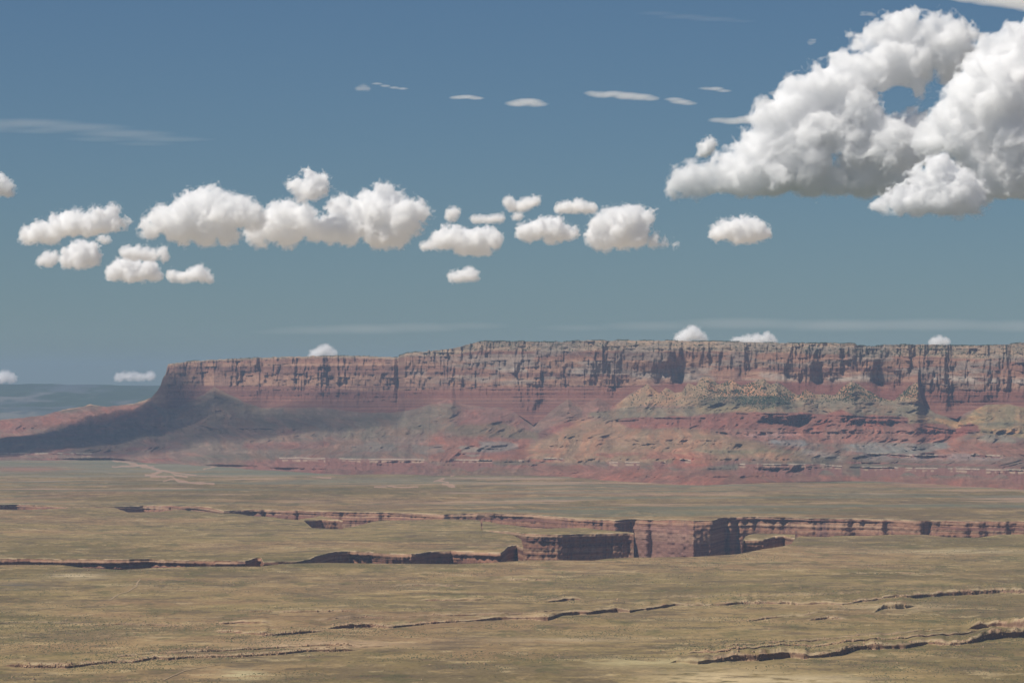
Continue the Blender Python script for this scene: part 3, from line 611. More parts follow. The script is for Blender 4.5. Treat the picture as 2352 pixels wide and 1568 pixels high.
# ------------------------------------------------------------------ scrub, rocks and junipers too many to count
def plain_mat(name, c, rough=0.95):
    m = bpy.data.materials.new(name); m.use_nodes = True
    N, L = m.node_tree.nodes, m.node_tree.links; b = N["Principled BSDF"]; b.inputs["Roughness"].default_value = rough
    b.inputs["Specular IOR Level"].default_value = 0.1
    n = N.new("ShaderNodeTexNoise"); n.inputs["Scale"].default_value = 0.05; n.inputs["Detail"].default_value = 3
    g = N.new("ShaderNodeNewGeometry"); L.new(g.outputs["Position"], n.inputs["Vector"])
    r = N.new("ShaderNodeValToRGB"); r.color_ramp.elements[0].position = 0.3; r.color_ramp.elements[1].position = 0.7
    r.color_ramp.elements[0].color = (*(c * 0.7), 1); r.color_ramp.elements[1].color = (*(c * 1.3), 1)
    L.new(n.outputs[0], r.inputs[0]); L.new(r.outputs[0], b.inputs["Base Color"])
    return m
def scatter(name, P, rad, hgt, mat, seed, blocky=False):
    """one clump per point: an uneven seven-sided dome (or an angular block) set a little into the ground"""
    rng = np.random.default_rng(seed); n = len(P); k = 4 if blocky else 6
    ang = np.linspace(0, 2 * math.pi, k, endpoint=False)[None, :] + rng.uniform(0, 6, (n, 1))
    r1 = rad[:, None] * rng.uniform(0.7, 1.25, (n, k)); r2 = r1 * (0.85 if blocky else 0.8)
    ring = lambda r, z: np.stack([P[:, :1] + np.cos(ang) * r, P[:, 1:2] + np.sin(ang) * r, P[:, 2:] + z + 0 * ang], -1)
    a = ring(r1, (-0.3 * hgt)[:, None]); b = ring(r2, hgt[:, None] * (rng.uniform(0.75, 1.0, (n, k)) if blocky else rng.uniform(0.45, 0.7, (n, k))))
    top = (P + np.stack([0 * hgt, 0 * hgt, hgt], -1))[:, None, :]
    co = np.concatenate([a, b, top], 1).reshape(-1, 3).astype(np.float32)
    i = np.arange(k); j = (i + 1) % k
    tri = np.concatenate([np.stack([i, j, j + k], -1), np.stack([i, j + k, i + k], -1), np.stack([i + k, j + k, np.full(k, 2 * k)], -1)])
    q = (np.arange(n)[:, None, None] * (2 * k + 1) + tri[None]).reshape(-1, 3)
    me = bpy.data.meshes.new(name); build(me, co, q, None, False); me.materials.append(mat)
    o = link(bpy.data.objects.new(name, me)); o["kind"] = "stuff"; return o
def pick(X, Y, Z, w, n, seed):
    rng = np.random.default_rng(seed); w = np.clip(w, 0, None).ravel(); c = np.cumsum(w); idx = np.searchsorted(c, rng.uniform(0, c[-1], n))
    idx = np.minimum(idx, X.size - 1)
    P = np.stack([X.ravel()[idx], Y.ravel()[idx], Z.ravel()[idx]], -1).astype(float)
    return P, rng
M_scrub = plain_mat("scrub leaves", lin((104, 102, 74))); M_rock = plain_mat("sandstone blocks", lin((176, 146, 116))); M_juni = plain_mat("juniper leaves", lin((62, 74, 52)))
Xs_, Ys_, Zs_, ms_ = SURF["near_plain"]; inn = (Ys_ > 7300) & (np.gradient(Zs_, axis=0) < 4)
dens = sst(-0.35, 0.45, fbm2(Xs_ / 200, Ys_ / 300, 4, 0.65, 91.0) + 0.3 * fbm2(Xs_ / 900, Ys_ / 900, 2, 0.5, 95.0))
P, rng = pick(Xs_, Ys_, Zs_, dens ** 2 * inn, 30000, 5); P[:, 0] += rng.uniform(-2, 2, len(P))
sz = rng.uniform(0.6, 1.5, len(P)) * rng.choice([1, 1, 1.4], len(P))
scatter("desert_scrub", P, sz, sz * rng.uniform(0.7, 1.2, len(P)), M_scrub, 6)
P, rng = pick(Xs_, Ys_, Zs_, ms_ ** 2 * (Ys_ > 7300) * sst(-0.3, 0.3, n2(Xs_ / 80, Ys_ / 200)) + 0.006 * dens, 3600, 7)
sz = rng.uniform(0.7, 1.9, len(P)) * rng.choice([1, 1, 1, 2.0], len(P))
scatter("fallen_rocks", P, sz, sz * rng.uniform(0.5, 1.0, len(P)), M_rock, 8, True)
wj = slp * sst(1590, 1625, Uc) * sst(2125, 2095, Uc) * (sst(862, 872, V) * sst(930, 915, V)) * (0.25 + sst(-0.1, 0.3, n2_))
wj = wj + 1.3 * slp * sst(1600, 1625, Uc) * sst(1820, 1800, Uc) * sst(908, 914, V) * sst(940, 934, V) * sst(-0.2, 0.2, n1) + 0.12 * slp * sst(1430, 1450, Uc) * sst(1620, 1600, Uc) * sst(880, 890, V) * sst(945, 930, V)
wj = wj + 0.16 * cap * rt * sst(-0.1, 0.3, n2_)
P, rng = pick(Xm, Ym, Zm, wj, 3800, 9); P[:, 0] += rng.uniform(-5, 5, len(P))
sz = rng.uniform(2.6, 5.2, len(P)); scatter("juniper_trees", P, sz, sz * 1.5, M_juni, 10)
P, rng = pick(np.vstack(Xs)[:4], np.vstack(Ys)[:4], np.vstack(Zs)[:4], (sst(500, 1200, Uc) * 0.6 + 0.25 * sst(390, 420, Uc)) * sst(-0.3, 0.3, n2(Xa[:1] / 90, 5.0)) * np.array([.4, 1, 1, .6])[:, None], 5200, 11)
P[:, 0] += rng.uniform(-6, 6, len(P)); P[:, 1] += rng.uniform(-4, 60, len(P)) * 0
sz = rng.uniform(3.0, 5.5, len(P)); scatter("rim_trees", P, sz, sz * 1.35, M_juni, 12)
# two faint vehicle tracks, laid on the near plain
M_track = plain_mat("track dust", lin((176, 152, 120)) * 0.75)
def track(pts, wdt, cat_):
    p = np.array(pts, float); n = 120
    L_ = np.concatenate([[0], np.cumsum(np.hypot(*np.diff(p, axis=0).T))]); s_ = np.linspace(0, L_[-1], n)
    uu = np.interp(s_, L_, p[:, 0]); vv = np.interp(s_, L_, p[:, 1]); y = Yof(vv); x = XR(uu) * y
    tx, ty = np.gradient(x), np.gradient(y); l = np.hypot(tx, ty); nx, ny = -ty / l, tx / l
    X = np.stack([x - nx * wdt, x, x + nx * wdt]); Y = np.stack([y - ny * wdt, y, y + ny * wdt])
    Z = gz(X, Y) + 1.1
    o = grid_mesh("dirt_track", X, Y, Z, M_track, None); o["kind"] = "structure"
track([(250,1376),(256,1374),(273,1364),(297,1357),(314,1347),(316,1338),(323,1331)], 2.4, "track")
track([(376,1568),(427,1545),(470,1536),(506,1530)], 1.8, "track")
print("scatter", round(time.time() - T0, 1))
# ------------------------------------------------------------------ clouds
import openvdb
def vapour(name, dens, veil=0.0, col=(0.995, 0.993, 0.99)):
    """a cloud droplet volume of even density; the body's skin also carries a very thin veil"""
    m = bpy.data.materials.new(name); m.use_nodes = True
    N, L = m.node_tree.nodes, m.node_tree.links
    N.remove(N["Principled BSDF"]); out = N["Material Output"]
    v = N.new("ShaderNodeVolumeScatter"); v.inputs["Color"].default_value = (*col, 1); v.inputs["Density"].default_value = dens
    v.inputs["Anisotropy"].default_value = 0.0
    L.new(v.outputs[0], out.inputs["Volume"])
    if veil > 0:
        d = N.new("ShaderNodeBsdfDiffuse"); d.inputs[0].default_value = (0.9, 0.9, 0.9, 1)
        t = N.new("ShaderNodeBsdfTransparent"); mx = N.new("ShaderNodeMixShader"); mx.inputs[0].default_value = veil
        L.new(t.outputs[0], mx.inputs[1]); L.new(d.outputs[0], mx.inputs[2]); L.new(mx.outputs[0], out.inputs["Surface"])
    return m
_vap = {}
def vap(kind, D, rad, mfo=None):
    s = D / F
    mf, veil = {"body": (float(np.clip(rad * 0.5, 5.5, 46)), 0.02), "edge": (float(np.clip(rad * 0.8, 12, 45)), 0.0), "wisp": (float(np.clip(rad * 1.5, 24, 80)), 0.0), "thin": (mfo or 180.0, 0.006), "thin_edge": (mfo or 180.0, 0.0)}[kind]
    key = (kind, round(s * 2) / 2, round(mf / 2) * 2 + 1)
    if key not in _vap: _vap[key] = vapour("cloud " + kind.replace("_", " "), 1.0 / (mf * key[1]), veil)
    return _vap[key]
def iso_mesh(name, f, lo, vox, iso, mat, keep_one=False):
    """surface of the field f (positive inside) at the level iso"""
    g = openvdb.FloatGrid(); g.background = 1000.0
    ff = np.where(f > -900, -f, 1000.0).astype(np.float32)
    g.copyFromArray(ff, tolerance=0.0)
    pts, quads = g.convertToQuads(isovalue=-iso)
    if len(quads) == 0: return None
    quads = np.asarray(quads, np.int64)
    if keep_one:                                    # drop loose crumbs
        lab = np.arange(len(pts))
        while True:
            m = lab[quads].min(1); new = lab.copy()
            for c in range(4): np.minimum.at(new, quads[:, c], m)
            new = new[new]
            if (new == lab).all(): break
            lab = new
        v, n = np.unique(lab, return_counts=True); ok = lab == v[n.argmax()]
        idx = np.cumsum(ok) - 1; quads = idx[quads[ok[quads[:, 0]]]]; pts = pts[ok]
    co = (pts * vox + lo).astype(np.float32)
    me = bpy.data.meshes.new(name); build(me, co, np.asarray(quads, np.int32), None, True); me.materials.append(mat)
    return link(bpy.data.objects.new(name, me))
def cloud(label, D, base, blobs, vox=2.0, A=0.34, L=34.0, seed=1, sub=5, shells=(-0.4, -3.4, -6.5), flat=0.45, body=True, squash=1.0, zdepth=1.0, mfo=None, thin=False, group="cumulus clouds over the mesa", name="cumulus_cloud", cat="cloud"):
    """a heap of billows: blobs are (U, V, radius) in picture units at the distance D; base is the level of the flat underside"""
    sm = 14.0 if thin else 5.0
    s = D / F; rmax = max(b[2] for b in blobs)
    rng = np.random.default_rng(seed)
    if rmax < 25 and not thin:                      # close the gaps between neighbouring billows
        bb = [blobs[0]]
        for p, q in zip(blobs[:-1], blobs[1:]):
            d = math.hypot(q[0] - p[0], q[1] - p[1]); n_ = int(d / (0.75 * min(p[2], q[2]) + 2)) if d < 3.2 * (p[2] + q[2]) else 0
            for k in range(1, n_ + 1):
                t_ = k / (n_ + 1); bb.append((p[0] + (q[0] - p[0]) * t_, p[1] + (q[1] - p[1]) * t_ + rng.uniform(-.1, .25) * p[2], (p[2] * (1 - t_) + q[2] * t_) * rng.uniform(0.7, 1.0)))
            bb.append(q)
        blobs = bb
    P = []
    for (u, v, r) in blobs:
        P.append((u, 0.0 + rng.uniform(-0.5, 0.5) * r * zdepth, -v, r))
        for k in range(sub):
            a = rng.uniform(0, 2 * math.pi); e = rng.uniform(-0.35, 1.0); rr = r * rng.uniform(0.3, 0.55)
            ce = math.sqrt(max(0, 1 - e * e))
            P.append((u + math.cos(a) * ce * (r - rr * 0.45), rng.uniform(-0.4, 0.4) * r * zdepth + math.sin(a) * ce * r * 0.8, -v + e * (r - rr * 0.45) * squash, rr))
    P = np.array(P)
    pad = 14 + 1.6 * L * A * (1.6 if rmax < 60 else 1.0)
    lo = np.array([(P[:, 0] - P[:, 3]).min(), (P[:, 1] - P[:, 3]).min(), (P[:, 2] - P[:, 3] * squash).min()]) - pad
    hi = np.array([(P[:, 0] + P[:, 3]).max(), (P[:, 1] + P[:, 3]).max(), (P[:, 2] + P[:, 3] * squash).max()]) + pad
    n = np.ceil((hi - lo) / vox).astype(int) + 1
    f = np.full(n, -999.0, np.float32)
    gx, gy, gz_ = [lo[i] + np.arange(n[i]) * vox for i in range(3)]
    for (x, y, z, r) in P:
        R_ = r + pad - 2
        i0, i1 = np.searchsorted(gx, [x - R_, x + R_]); j0, j1 = np.searchsorted(gy, [y - R_, y + R_]); k0, k1 = np.searchsorted(gz_, [z - R_, z + R_])
        if min(i1 - i0, j1 - j0, k1 - k0) < 1: continue
        d = r - np.sqrt((gx[i0:i1, None, None] - x) ** 2 + (gy[None, j0:j1, None] - y) ** 2 + ((gz_[None, None, k0:k1] - z) / squash) ** 2)
        b = f[i0:i1, j0:j1, k0:k1]
        h = np.clip(0.5 + 0.5 * (d - b) / sm, 0, 1)
        f[i0:i1, j0:j1, k0:k1] = np.where(b < -900, d, b * (1 - h) + d * h + sm * h * (1 - h) * 0.6)
    Lh = L
    # flat underside
    zb = -base
    f = np.where(f > -900, np.minimum(f, (gz_[None, None, :] - zb) * (0.5 + flat) + 2.0), f)
    A = A * (1.6 if rmax < 60 and not thin else 1.0)
    if rmax < 17 and not thin: L = rmax * 0.85; A = A * 1.15
    near = np.abs(f) < (L * A * 1.8 + 10)
    ii = np.nonzero(near)
    px, py, pz = gx[ii[0]], gy[ii[1]], gz_[ii[2]]
    wxx = px + 0.25 * L * n3(px / L + 5, py / L, pz / L + seed)
    nz = 0; a = 1.0; l = L
    for k in range(5):
        if l < vox * 1.3: break
        qa = (0.80 * wxx + 0.52 * pz + 0.30 * py) / l; qb = (-0.46 * wxx + 0.84 * pz - 0.28 * py) / l; qc = (-0.38 * wxx + 0.1 * pz + 0.92 * py) / l
        q = n3(qa + seed * 3.7 + k, qc + 7.1 * k, qb * 1.1 - seed)
        nz = nz + a * (0.62 - 1.55 * np.abs(q)) * l; l *= 0.5; a *= 1.26
    low = sst(8, 40, pz - zb)
    f[ii] += (A * nz * (0.16 + 0.84 * low)).astype(np.float32)
    fo = f[ii]; ragged = 0.5 * n3(px / (vox * 2.6) + 3, py / (vox * 3.5), pz / (vox * 2.6)) + 0.9 * n3(px / (vox * 5) + seed, py / (vox * 5) + 4, pz / (vox * 4.5)) + 0.8 * n3(px / (vox * 11), py / (vox * 10) + 4, pz / (vox * 9) + seed)
    fo = fo - (0.0 if thin else float(np.clip(rmax * 0.11, 1.2, 5.0)))
    if thin: fo = fo + 2.2 * (n3(px / 26 + seed, py / 26, pz / 3.5) + 0.7 * n3(px / 10 + seed, py / 10, pz / 2.2))
    f[ii] = fo + (ragged * (min(10.0, 2.4 + rmax * 0.13) if not thin else 0.0) * sst(6, -1, fo)).astype(np.float32)
    x0 = XR(0)
    org = np.array([0.0, D, 0.0])
    # picture units to metres at the distance D
    def place(o):
        if o is None: return
        me = o.data; co = np.empty(len(me.vertices) * 3, np.float32); me.vertices.foreach_get("co", co); co = co.reshape(-1, 3).astype(float)
        X = (co[:, 0] - CU) * s; Yy = co[:, 1] * s
        Z = ZC + D * slope(-co[:, 2])
        c0 = np.array([(X.min() + X.max()) / 2, 0, Z.min()])
        return X, Yy, Z
    objs = []
    if body: objs.append(iso_mesh(name, f, lo, vox, 2.6, vap('body', D, rmax), True))
    first = len(objs) == 0
    for k, lv in enumerate(shells):
        if thin: lv = lv * rmax
        objs.append(iso_mesh("cloud_edge" if (objs and objs[0] is not None) else name, f, lo, vox, lv, vap('thin' if thin and k == 0 else ('thin_edge' if thin else ('edge' if k == 0 else 'wisp')), D, rmax, mfo), thin and k == 0))
    objs = [o for o in objs if o is not None]
    org = None
    for o in objs:
        X, Yy, Z = place(o)
        if org is None: org = np.array([(X.min() + X.max()) / 2, D, Z.min()])
        co = np.stack([X - org[0], Yy, Z - org[2]], -1).astype(np.float32)
        o.data.vertices.foreach_set("co", co.ravel()); o.data.update()
    root = objs[0]; root.location = org; root["label"] = label; root["category"] = cat
    if group: root["group"] = group
    for o in objs[1:]: o.parent = root
    return root
def zl(x0, y0, sc, pts):      # puffs noted on an enlarged piece of the photograph, into picture units
    return [(x0 + a * sc, y0 + b * sc, r * sc) for a, b, r in pts]
B1 = zl(1493, 0, .3652, [(230,1170,80),(330,1130,100),(470,1090,110),(600,1120,120),(760,1080,150),(620,950,60),(660,1000,120),(740,880,110),(700,960,140),(800,820,150),(880,700,110),(820,690,50),(930,620,90),(960,570,60),(1100,560,120),(1110,470,60),(1230,540,140),(1330,480,100),(1000,800,190),(950,1000,180),(1150,800,150),(1260,650,150),(1450,420,120),(1560,400,110),(1700,400,110),(1850,400,95),(1960,330,80),(1900,230,100),(1990,240,50),(1740,215,75),(1690,290,80),(1800,270,95),(300,1195,60),(160,1222,34),(1850,160,60),(1600,190,90),(1500,210,80),(1400,240,60),(1300,290,50),(1230,340,42),(1690,520,60),(1600,470,70),(1350,830,150),(1300,1000,110),(1500,950,190),(1500,1130,130),(1000,1150,100),(1180,1150,90),(1350,1130,110),(1650,900,150),(1400,700,60)])
B2 = zl(1493, 0, .3652, [(1890,720,90),(2000,620,130),(2120,480,120),(2060,420,60),(2200,350,110),(2300,270,100),(2180,300,70),(2350,450,190),(2200,650,230),(1950,830,150),(1780,880,90),(2300,850,230),(2050,960,130),(2200,1080,170),(2400,1080,190),(2100,1190,90),(2500,700,250),(2560,1000,230),(2420,250,120)])
B3 = zl(1493, 0, .3652, [(1480,1300,50),(1570,1270,80),(1680,1260,100),(1840,1240,120),(1990,1220,110),(1820,1080,90),(1730,1150,80),(2050,1320,45),(1930,1310,60)])
cloud("huge billowing white cumulus with a ragged tower top and a low left foot", 56000, 466, B1, vox=2.3, A=0.42, L=50, seed=3, sub=4, zdepth=0.55)
cloud("large white cumulus cut off by the sky's right edge, with a steep bright side", 53000, 476, B2, vox=2.5, A=0.42, L=54, seed=5, sub=4, zdepth=0.55)
cloud("grey-bellied cumulus lobe hanging lowest under the huge cloud bank", 50000, 506, B3, vox=2.0, A=0.36, L=36, seed=8, sub=5)
cloud("broad white cumulus heap with one domed summit, left half of the sky", 70000, 562, [(345,528,22),(375,505,28),(410,520,38),(440,490,38),(480,470,36),(490,448,20),(520,490,42),(550,490,34),(575,500,30),(470,530,36),(520,540,26),(420,545,20),(486,556,14)], vox=1.3, A=0.30, L=26, seed=11)
cloud("long white cumulus with ragged peaks right of the domed heap, joining its side", 71500, 566, [(590,545,22),(620,520,34),(640,495,26),(665,480,18),(690,505,34),(720,525,30),(600,560,12),(660,540,30),(760,530,30),(800,535,32),(780,475,22),(775,505,16),(845,500,40),(880,480,42),(900,455,24),(930,500,40),(955,490,26),(870,540,34),(910,545,28),(900,565,14),(850,465,24)], vox=1.3, A=0.33, L=26, seed=14)
cloud("small torn puff hovering above the long cumulus, with two wisps at its left", 71000, 470, [(716,436,20),(728,418,16),(737,434,14),(700,440,12),(677,425,8),(683,440,7),(709,400,6),(692,456,9)], vox=1.2, A=0.42, L=18, seed=17, flat=0)
cloud("slanting white cumulus, its ragged end raised to the upper right, far left of the row", 74000, 559, [(62,544,16),(90,535,20),(120,540,18),(140,520,22),(170,515,24),(200,520,24),(225,505,20),(250,492,16),(262,484,8),(225,520,16),(265,515,12),(285,515,8),(75,553,8)], vox=1.3, A=0.33, L=20, seed=21)
cloud("scrap of white cloud leaving the sky's left edge", 66000, 462, [(-4,425,18),(14,436,13),(22,444,8)], vox=1.2, A=0.4, L=14, seed=23, flat=0)
cloud("block-shaped white puff below the slanting cumulus", 80000, 611, [(160,592,16),(185,583,20),(205,583,18),(215,595,14),(150,602,10),(186,598,18)], vox=1.1, A=0.34, L=18, seed=25)
cloud("little rounded puff just left of the block-shaped one", 80500, 608, [(98,600,9),(112,596,11),(122,592,8),(108,602,9)], vox=1.0, A=0.36, L=12, seed=27)
cloud("tiny puff under the right end of the slanting cumulus", 76000, 557, [(232,549,6),(240,552,6),(247,551,4)], vox=0.9, A=0.36, L=10, seed=29, sub=3)
cloud("flat ragged streak of cumulus over the lower left group", 83000, 599, [(290,582,10),(312,584,12),(335,585,11),(355,588,8),(372,580,8),(377,590,8)], vox=1.0, A=0.36, L=12, seed=31)
cloud("white flat-bottomed cumulus with twin humps, lower left group", 88000, 642, [(262,628,16),(285,615,18),(300,612,18),(325,625,16),(340,620,16),(355,632,12),(300,630,18)], vox=1.1, A=0.34, L=16, seed=33)
cloud("low ragged cumulus at the right end of the lower left group", 88500, 645, [(395,634,9),(412,636,9),(435,634,10),(455,627,11),(470,634,11),(480,640,7)], vox=1.0, A=0.36, L=13, seed=35)
cloud("white cumulus with a bright ragged crown, centre of the middle row", 74000, 584, [(1010,556,16),(1030,548,20),(1050,545,18),(1075,558,22),(1100,550,20),(1125,545,17),(1135,560,14),(1060,568,18),(1095,575,12),(1118,574,10)], vox=1.2, A=0.34, L=19, seed=37)
cloud("small scrap touching the left end of the central cumulus", 74500, 570, [(975,566,7),(988,563,7)], vox=0.9, A=0.4, L=9, seed=39, sub=3, flat=0)
cloud("pale drawn-out cumulus trailing wisps toward the block-like one", 75000, 560, [(1205,538,14),(1230,532,16),(1255,525,18),(1275,520,16),(1290,535,16),(1262,550,9),(1315,538,9),(1195,543,8)], vox=1.2, A=0.38, L=17, seed=41)
cloud("compact upright white cumulus with a low tail running off to its right", 73000, 573, [(1370,550,22),(1385,525,24),(1405,505,22),(1440,505,26),(1470,505,20),(1488,498,12),(1430,540,32),(1465,545,24),(1395,558,18),(1500,558,12),(1525,560,8),(1550,562,5)], vox=1.3, A=0.33, L=22, seed=43)
cloud("oval white cumulus alone beneath the huge cloud bank", 76000, 553, [(1645,540,14),(1665,530,18),(1690,528,22),(1715,525,22),(1740,530,18),(1758,538,12),(1700,540,22)], vox=1.2, A=0.32, L=18, seed=45)
cloud("two-lobed small puff, highest of the scattered centre ones", 82000, 480, [(1168,466,9),(1180,474,9),(1200,473,9),(1215,468,10),(1228,464,9)], vox=1.0, A=0.4, L=13, seed=47)
cloud("pair of joined small puffs at the right of the scattered centre ones", 82500, 486, [(1288,478,9),(1308,476,9),(1330,474,11),(1345,478,9),(1360,478,7)], vox=1.0, A=0.4, L=13, seed=49)
cloud("thin flat streak of cloud among the scattered centre puffs", 84000, 510, [(1090,504,6),(1110,503,6),(1130,503,6),(1150,501,6)], vox=0.9, A=0.36, L=10, seed=51, sub=4)
cloud("tiny hooked puff left of the scattered centre ones", 83000, 508, [(1034,494,9),(1045,488,7),(1040,502,5)], vox=0.9, A=0.42, L=11, seed=53, flat=0)
cloud("smallest round puff between the thin streak and the joined pair", 83500, 502, [(1184,497,5),(1193,496,5)], vox=0.8, A=0.36, L=8, seed=55, sub=3)
cloud("lone little cumulus low under the middle row", 95000, 644, [(1042,637,8),(1058,634,10),(1078,632,11),(1090,634,8)], vox=0.9, A=0.36, L=13, seed=57)
cloud("torn vertical scrap of cloud left of the huge cloud bank", 60000, 362, [(1620,345,13),(1630,334,9),(1612,352,8),(1634,328,5)], vox=1.0, A=0.45, L=14, seed=59, flat=0)
cloud("small bright knob on the flank of the huge cloud bank", 57000, 240, [(1757,232,5),(1770,236,5)], vox=0.9, A=0.4, L=8, seed=61, sub=3, flat=0)
for lb, D_, b_, pts, sd_ in (("white cumulus head peeping over the left mesa rim", 98000, 822, [(722,813,10),(740,805,11),(752,801,8),(762,812,9)], 63),
    ("tallest white cumulus head rising behind the right mesa rim", 97000, 790, [(1562,777,12),(1580,770,14),(1592,760,11),(1603,768,12),(1612,776,8)], 65),
    ("broad low cumulus head behind the rim, right of the tallest one", 97500, 792, [(1690,782,7),(1715,780,9),(1740,778,10),(1763,774,9),(1775,782,7)], 67),
    ("faint cumulus head behind the rim near the sky's right edge", 99000, 796, [(2145,786,9),(2160,781,9),(2170,784,8)], 69),
    ("pale puff above the distant plateau at the sky's left edge", 100000, 878, [(-5,868,14),(12,862,11),(28,868,9)], 71),
    ("long pale puff above the distant plateau beside the mesa's prow", 101000, 871, [(272,866,7),(295,862,8),(320,865,7),(345,862,9)], 73)):
    cloud(lb, D_, b_, [(u_, v_ + 0.15 * r_, r_ * 0.74) for u_, v_, r_ in pts], vox=0.9, A=0.36, L=13, seed=sd_)
# smooth lens-shaped and streaky high clouds
for lb, D_, pts, sd_, L_, sq in (
    ("smooth lens-shaped cloud, second from the left in the high row", 62000, [(1192,238,32),(1212,235,36),(1232,239,26)], 81, 22, .22),
    ("longest smooth cloud of the high row, humped at its left end", 61000, [(1362,215,22),(1385,219,30),(1410,215,26),(1440,221,34),(1470,223,32),(1492,227,22)], 83, 20, .24),
    ("faint lens-shaped cloud right after the longest smooth one", 61500, [(1548,229,22),(1565,234,26),(1580,238,20)], 85, 18, .2),
    ("thin smooth cloud at the left of the lens-shaped ones", 62500, [(1052,224,22),(1072,222,24),(1094,226,20)], 87, 16, .18),
    ("little white puff at the left start of the high row", 63000, [(825,203,9),(835,200,10),(843,204,8)], 89, 9, .6),
    ("short thin streak ending the puffs of the high row", 63500, [(866,193,12),(885,197,14),(905,201,13),(925,204,12)], 91, 9, .22),
    ("thin smooth streak near the upper flank of the huge cloud bank", 60500, [(1620,203,16),(1642,204,22),(1662,209,18)], 93, 14, .2),
    ("flat smooth tongue of cloud touching the huge cloud bank's left flank", 60000, [(1652,276,24),(1685,277,32),(1720,276,38),(1755,277,36)], 95, 18, .24),
    ("small smooth cap cloud over the flank of the huge cloud bank", 59500, [(1780,214,14),(1794,216,14)], 97, 12, .4),
    ("tiny torn wisp at the top above the huge cloud bank", 52000, [(1983,32,7),(1998,33,7),(2008,36,5)], 99, 9, .7),
    ("faint torn wisp high to the left of the cloud bank's top", 52500, [(1862,98,7),(1870,95,6)], 101, 9, .8),
    ("pale veil of high cloud across the sky's top right corner", 45000, [(2240,-6,60),(2300,0,75),(2360,4,90),(2430,10,90)], 103, 30, .2)):
    cloud(lb, D_, 5000, pts, vox=0.9 if pts[0][2] < 50 else 1.6, A=0.16, L=L_, seed=sd_, sub=0, body=False, shells=(.55, .36, .2, .06, -.06) if sq < .5 else (.35, .15, 0.0, -.2), flat=0, squash=sq, thin=True, group="thin high clouds", name="thin_cloud")
for lb, D_, pts, sd_, sq, mfo, nm in (
    ("long faint cirrus streak sloping down to the right, upper left of the sky", 48000, [(-40,292,120),(70,286,130),(180,292,120),(280,306,120),(370,318,90),(440,322,50)], 111, .06, 2600, "cirrus_streak"),
    ("fainter cirrus streak just below the sloping one at the upper left", 48500, [(-20,302,80),(90,303,90),(230,322,80),(330,330,70)], 113, .05, 3400, "cirrus_streak"),
    ("very faint straight cirrus streak high in the sky left of the cloud bank", 47000, [(1510,30,50),(1570,38,60),(1640,44,60),(1700,48,40)], 115, .05, 2600, "cirrus_streak"),
    ("pale flat veil low over the left half of the mesa", 92000, [(640,762,60),(730,758,110),(840,755,130),(960,752,120),(1080,748,90)], 117, .10, 6000, "low_veil"),
    ("pale flat veil low over the right half of the mesa", 93000, [(1330,752,90),(1500,748,130),(1700,742,160),(1920,748,170),(2140,745,170),(2360,750,170)], 119, .09, 6000, "low_veil")):
    cloud(lb, D_, 5000, pts, vox=1.7, A=0.10, L=60, seed=sd_, sub=0, body=False, shells=(.6, .42, .26, .1, -.04), flat=0, squash=sq, thin=True, mfo=mfo, group="faint high veils", name=nm, cat="cirrus cloud")
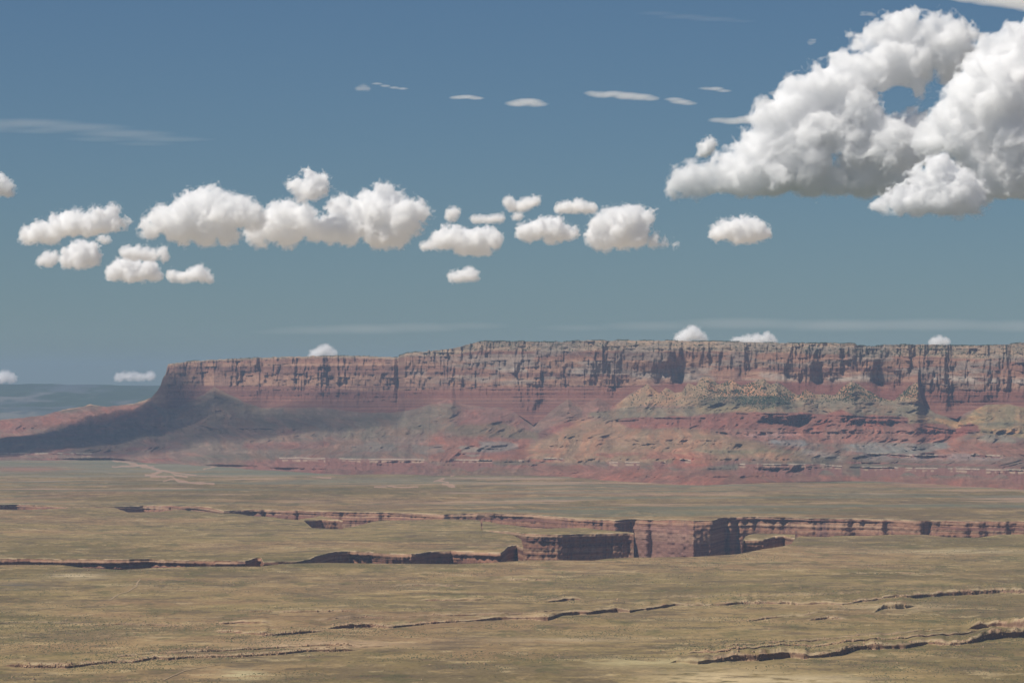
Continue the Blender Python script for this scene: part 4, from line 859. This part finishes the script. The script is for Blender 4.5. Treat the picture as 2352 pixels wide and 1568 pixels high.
# clouds overhead, outside the picture, whose shadows lie on the land
def overhead(label, tu, tv, Yt, rx, ry, seed, H=5600.0, z0=230.0, mf=170.0):
    X0_ = float(XR(tu)) * Yt; k = (H - z0) / sun_dir[2]
    cx, cy_ = X0_ + sun_dir[0] * k, Yt + sun_dir[1] * k
    u = np.linspace(0, 2 * math.pi, 64, endpoint=False)[None, :]; v = np.linspace(0.02, math.pi - 0.02, 30)[:, None]
    dx, dy, dz = np.sin(v) * np.cos(u), np.sin(v) * np.sin(u), np.cos(v) + 0 * u
    r = 1 + 0.35 * n3(dx * 1.7 + seed, dy * 1.7, dz * 1.7) + 0.18 * n3(dx * 4 + seed, dy * 4, dz * 4) + 0.1 * n3(dx * 9, dy * 9, dz * 9)
    X, Y, Z = dx * rx * r, dy * ry * r, dz * 350 * r
    q = np.arange(X.size).reshape(X.shape); qn = np.roll(q, -1, 1)
    me = bpy.data.meshes.new("cumulus_cloud"); build(me, np.stack([X, Y, Z], -1).reshape(-1, 3).astype(np.float32), np.stack([q[:-1], q[1:], qn[1:], qn[:-1]], -1).reshape(-1, 4))
    me.materials.append(vapour("cloud overhead", 1 / mf, 0.02))
    o = link(bpy.data.objects.new("cumulus_cloud", me)); o.location = (cx, cy_, H); o["label"] = label; o["category"] = "cloud"; o["group"] = "cumulus clouds overhead"
overhead("cumulus overhead, its shadow dark on the slopes below the mesa's prow", 110, 1020, 32400, 1700, 1250, 3, z0=110.0)
overhead("small cumulus overhead shading the foot of the talus left of centre", 540, 985, 30900, 1500, 1100, 9, z0=225.0, mf=700.0)
# unseen sheet of land below all terrain, added to bounce sunlight onto cloud bases
xs = np.linspace(-140000, 140000, 41)[None, :]; ys = np.linspace(-40000, 230000, 41)[:, None]
o = grid_mesh("land_bounce_sheet", xs + 0 * ys, ys + 0 * xs, -330 + 0 * xs * ys, M_far, np.ones((41, 41, 3)) * lin((180, 168, 150))); o["kind"] = "structure"
#@@CLOUDS
# ------------------------------------------------------------------ the air
hm = bpy.data.materials.new("air"); hm.use_nodes = True
N, L = hm.node_tree.nodes, hm.node_tree.links
N.remove(N["Principled BSDF"])
pv = N.new("ShaderNodeVolumePrincipled"); pv.inputs["Density"].default_value = 1.15e-5
pv.inputs["Color"].default_value = (0.38, 0.54, 0.80, 1); pv.inputs["Anisotropy"].default_value = 0.0
L.new(pv.outputs[0], N["Material Output"].inputs["Volume"])
x, y0, y1, z0, z1 = 21000, -3500, 66000, -285, 965
co = np.array([(-x,y0,z0),(x,y0,z0),(x,y1,z0),(-x,y1,z0),(-x,y0,z1),(x,y0,z1),(x,y1,z1),(-x,y1,z1)], np.float32)
q = np.array([(3,2,1,0),(4,5,6,7),(0,1,5,4),(1,2,6,5),(2,3,7,6),(3,0,4,7)])
me = bpy.data.meshes.new("haze"); build(me, co, q, None, False); me.materials.append(hm)
hz_o = link(bpy.data.objects.new("haze", me)); hz_o["kind"] = "stuff"
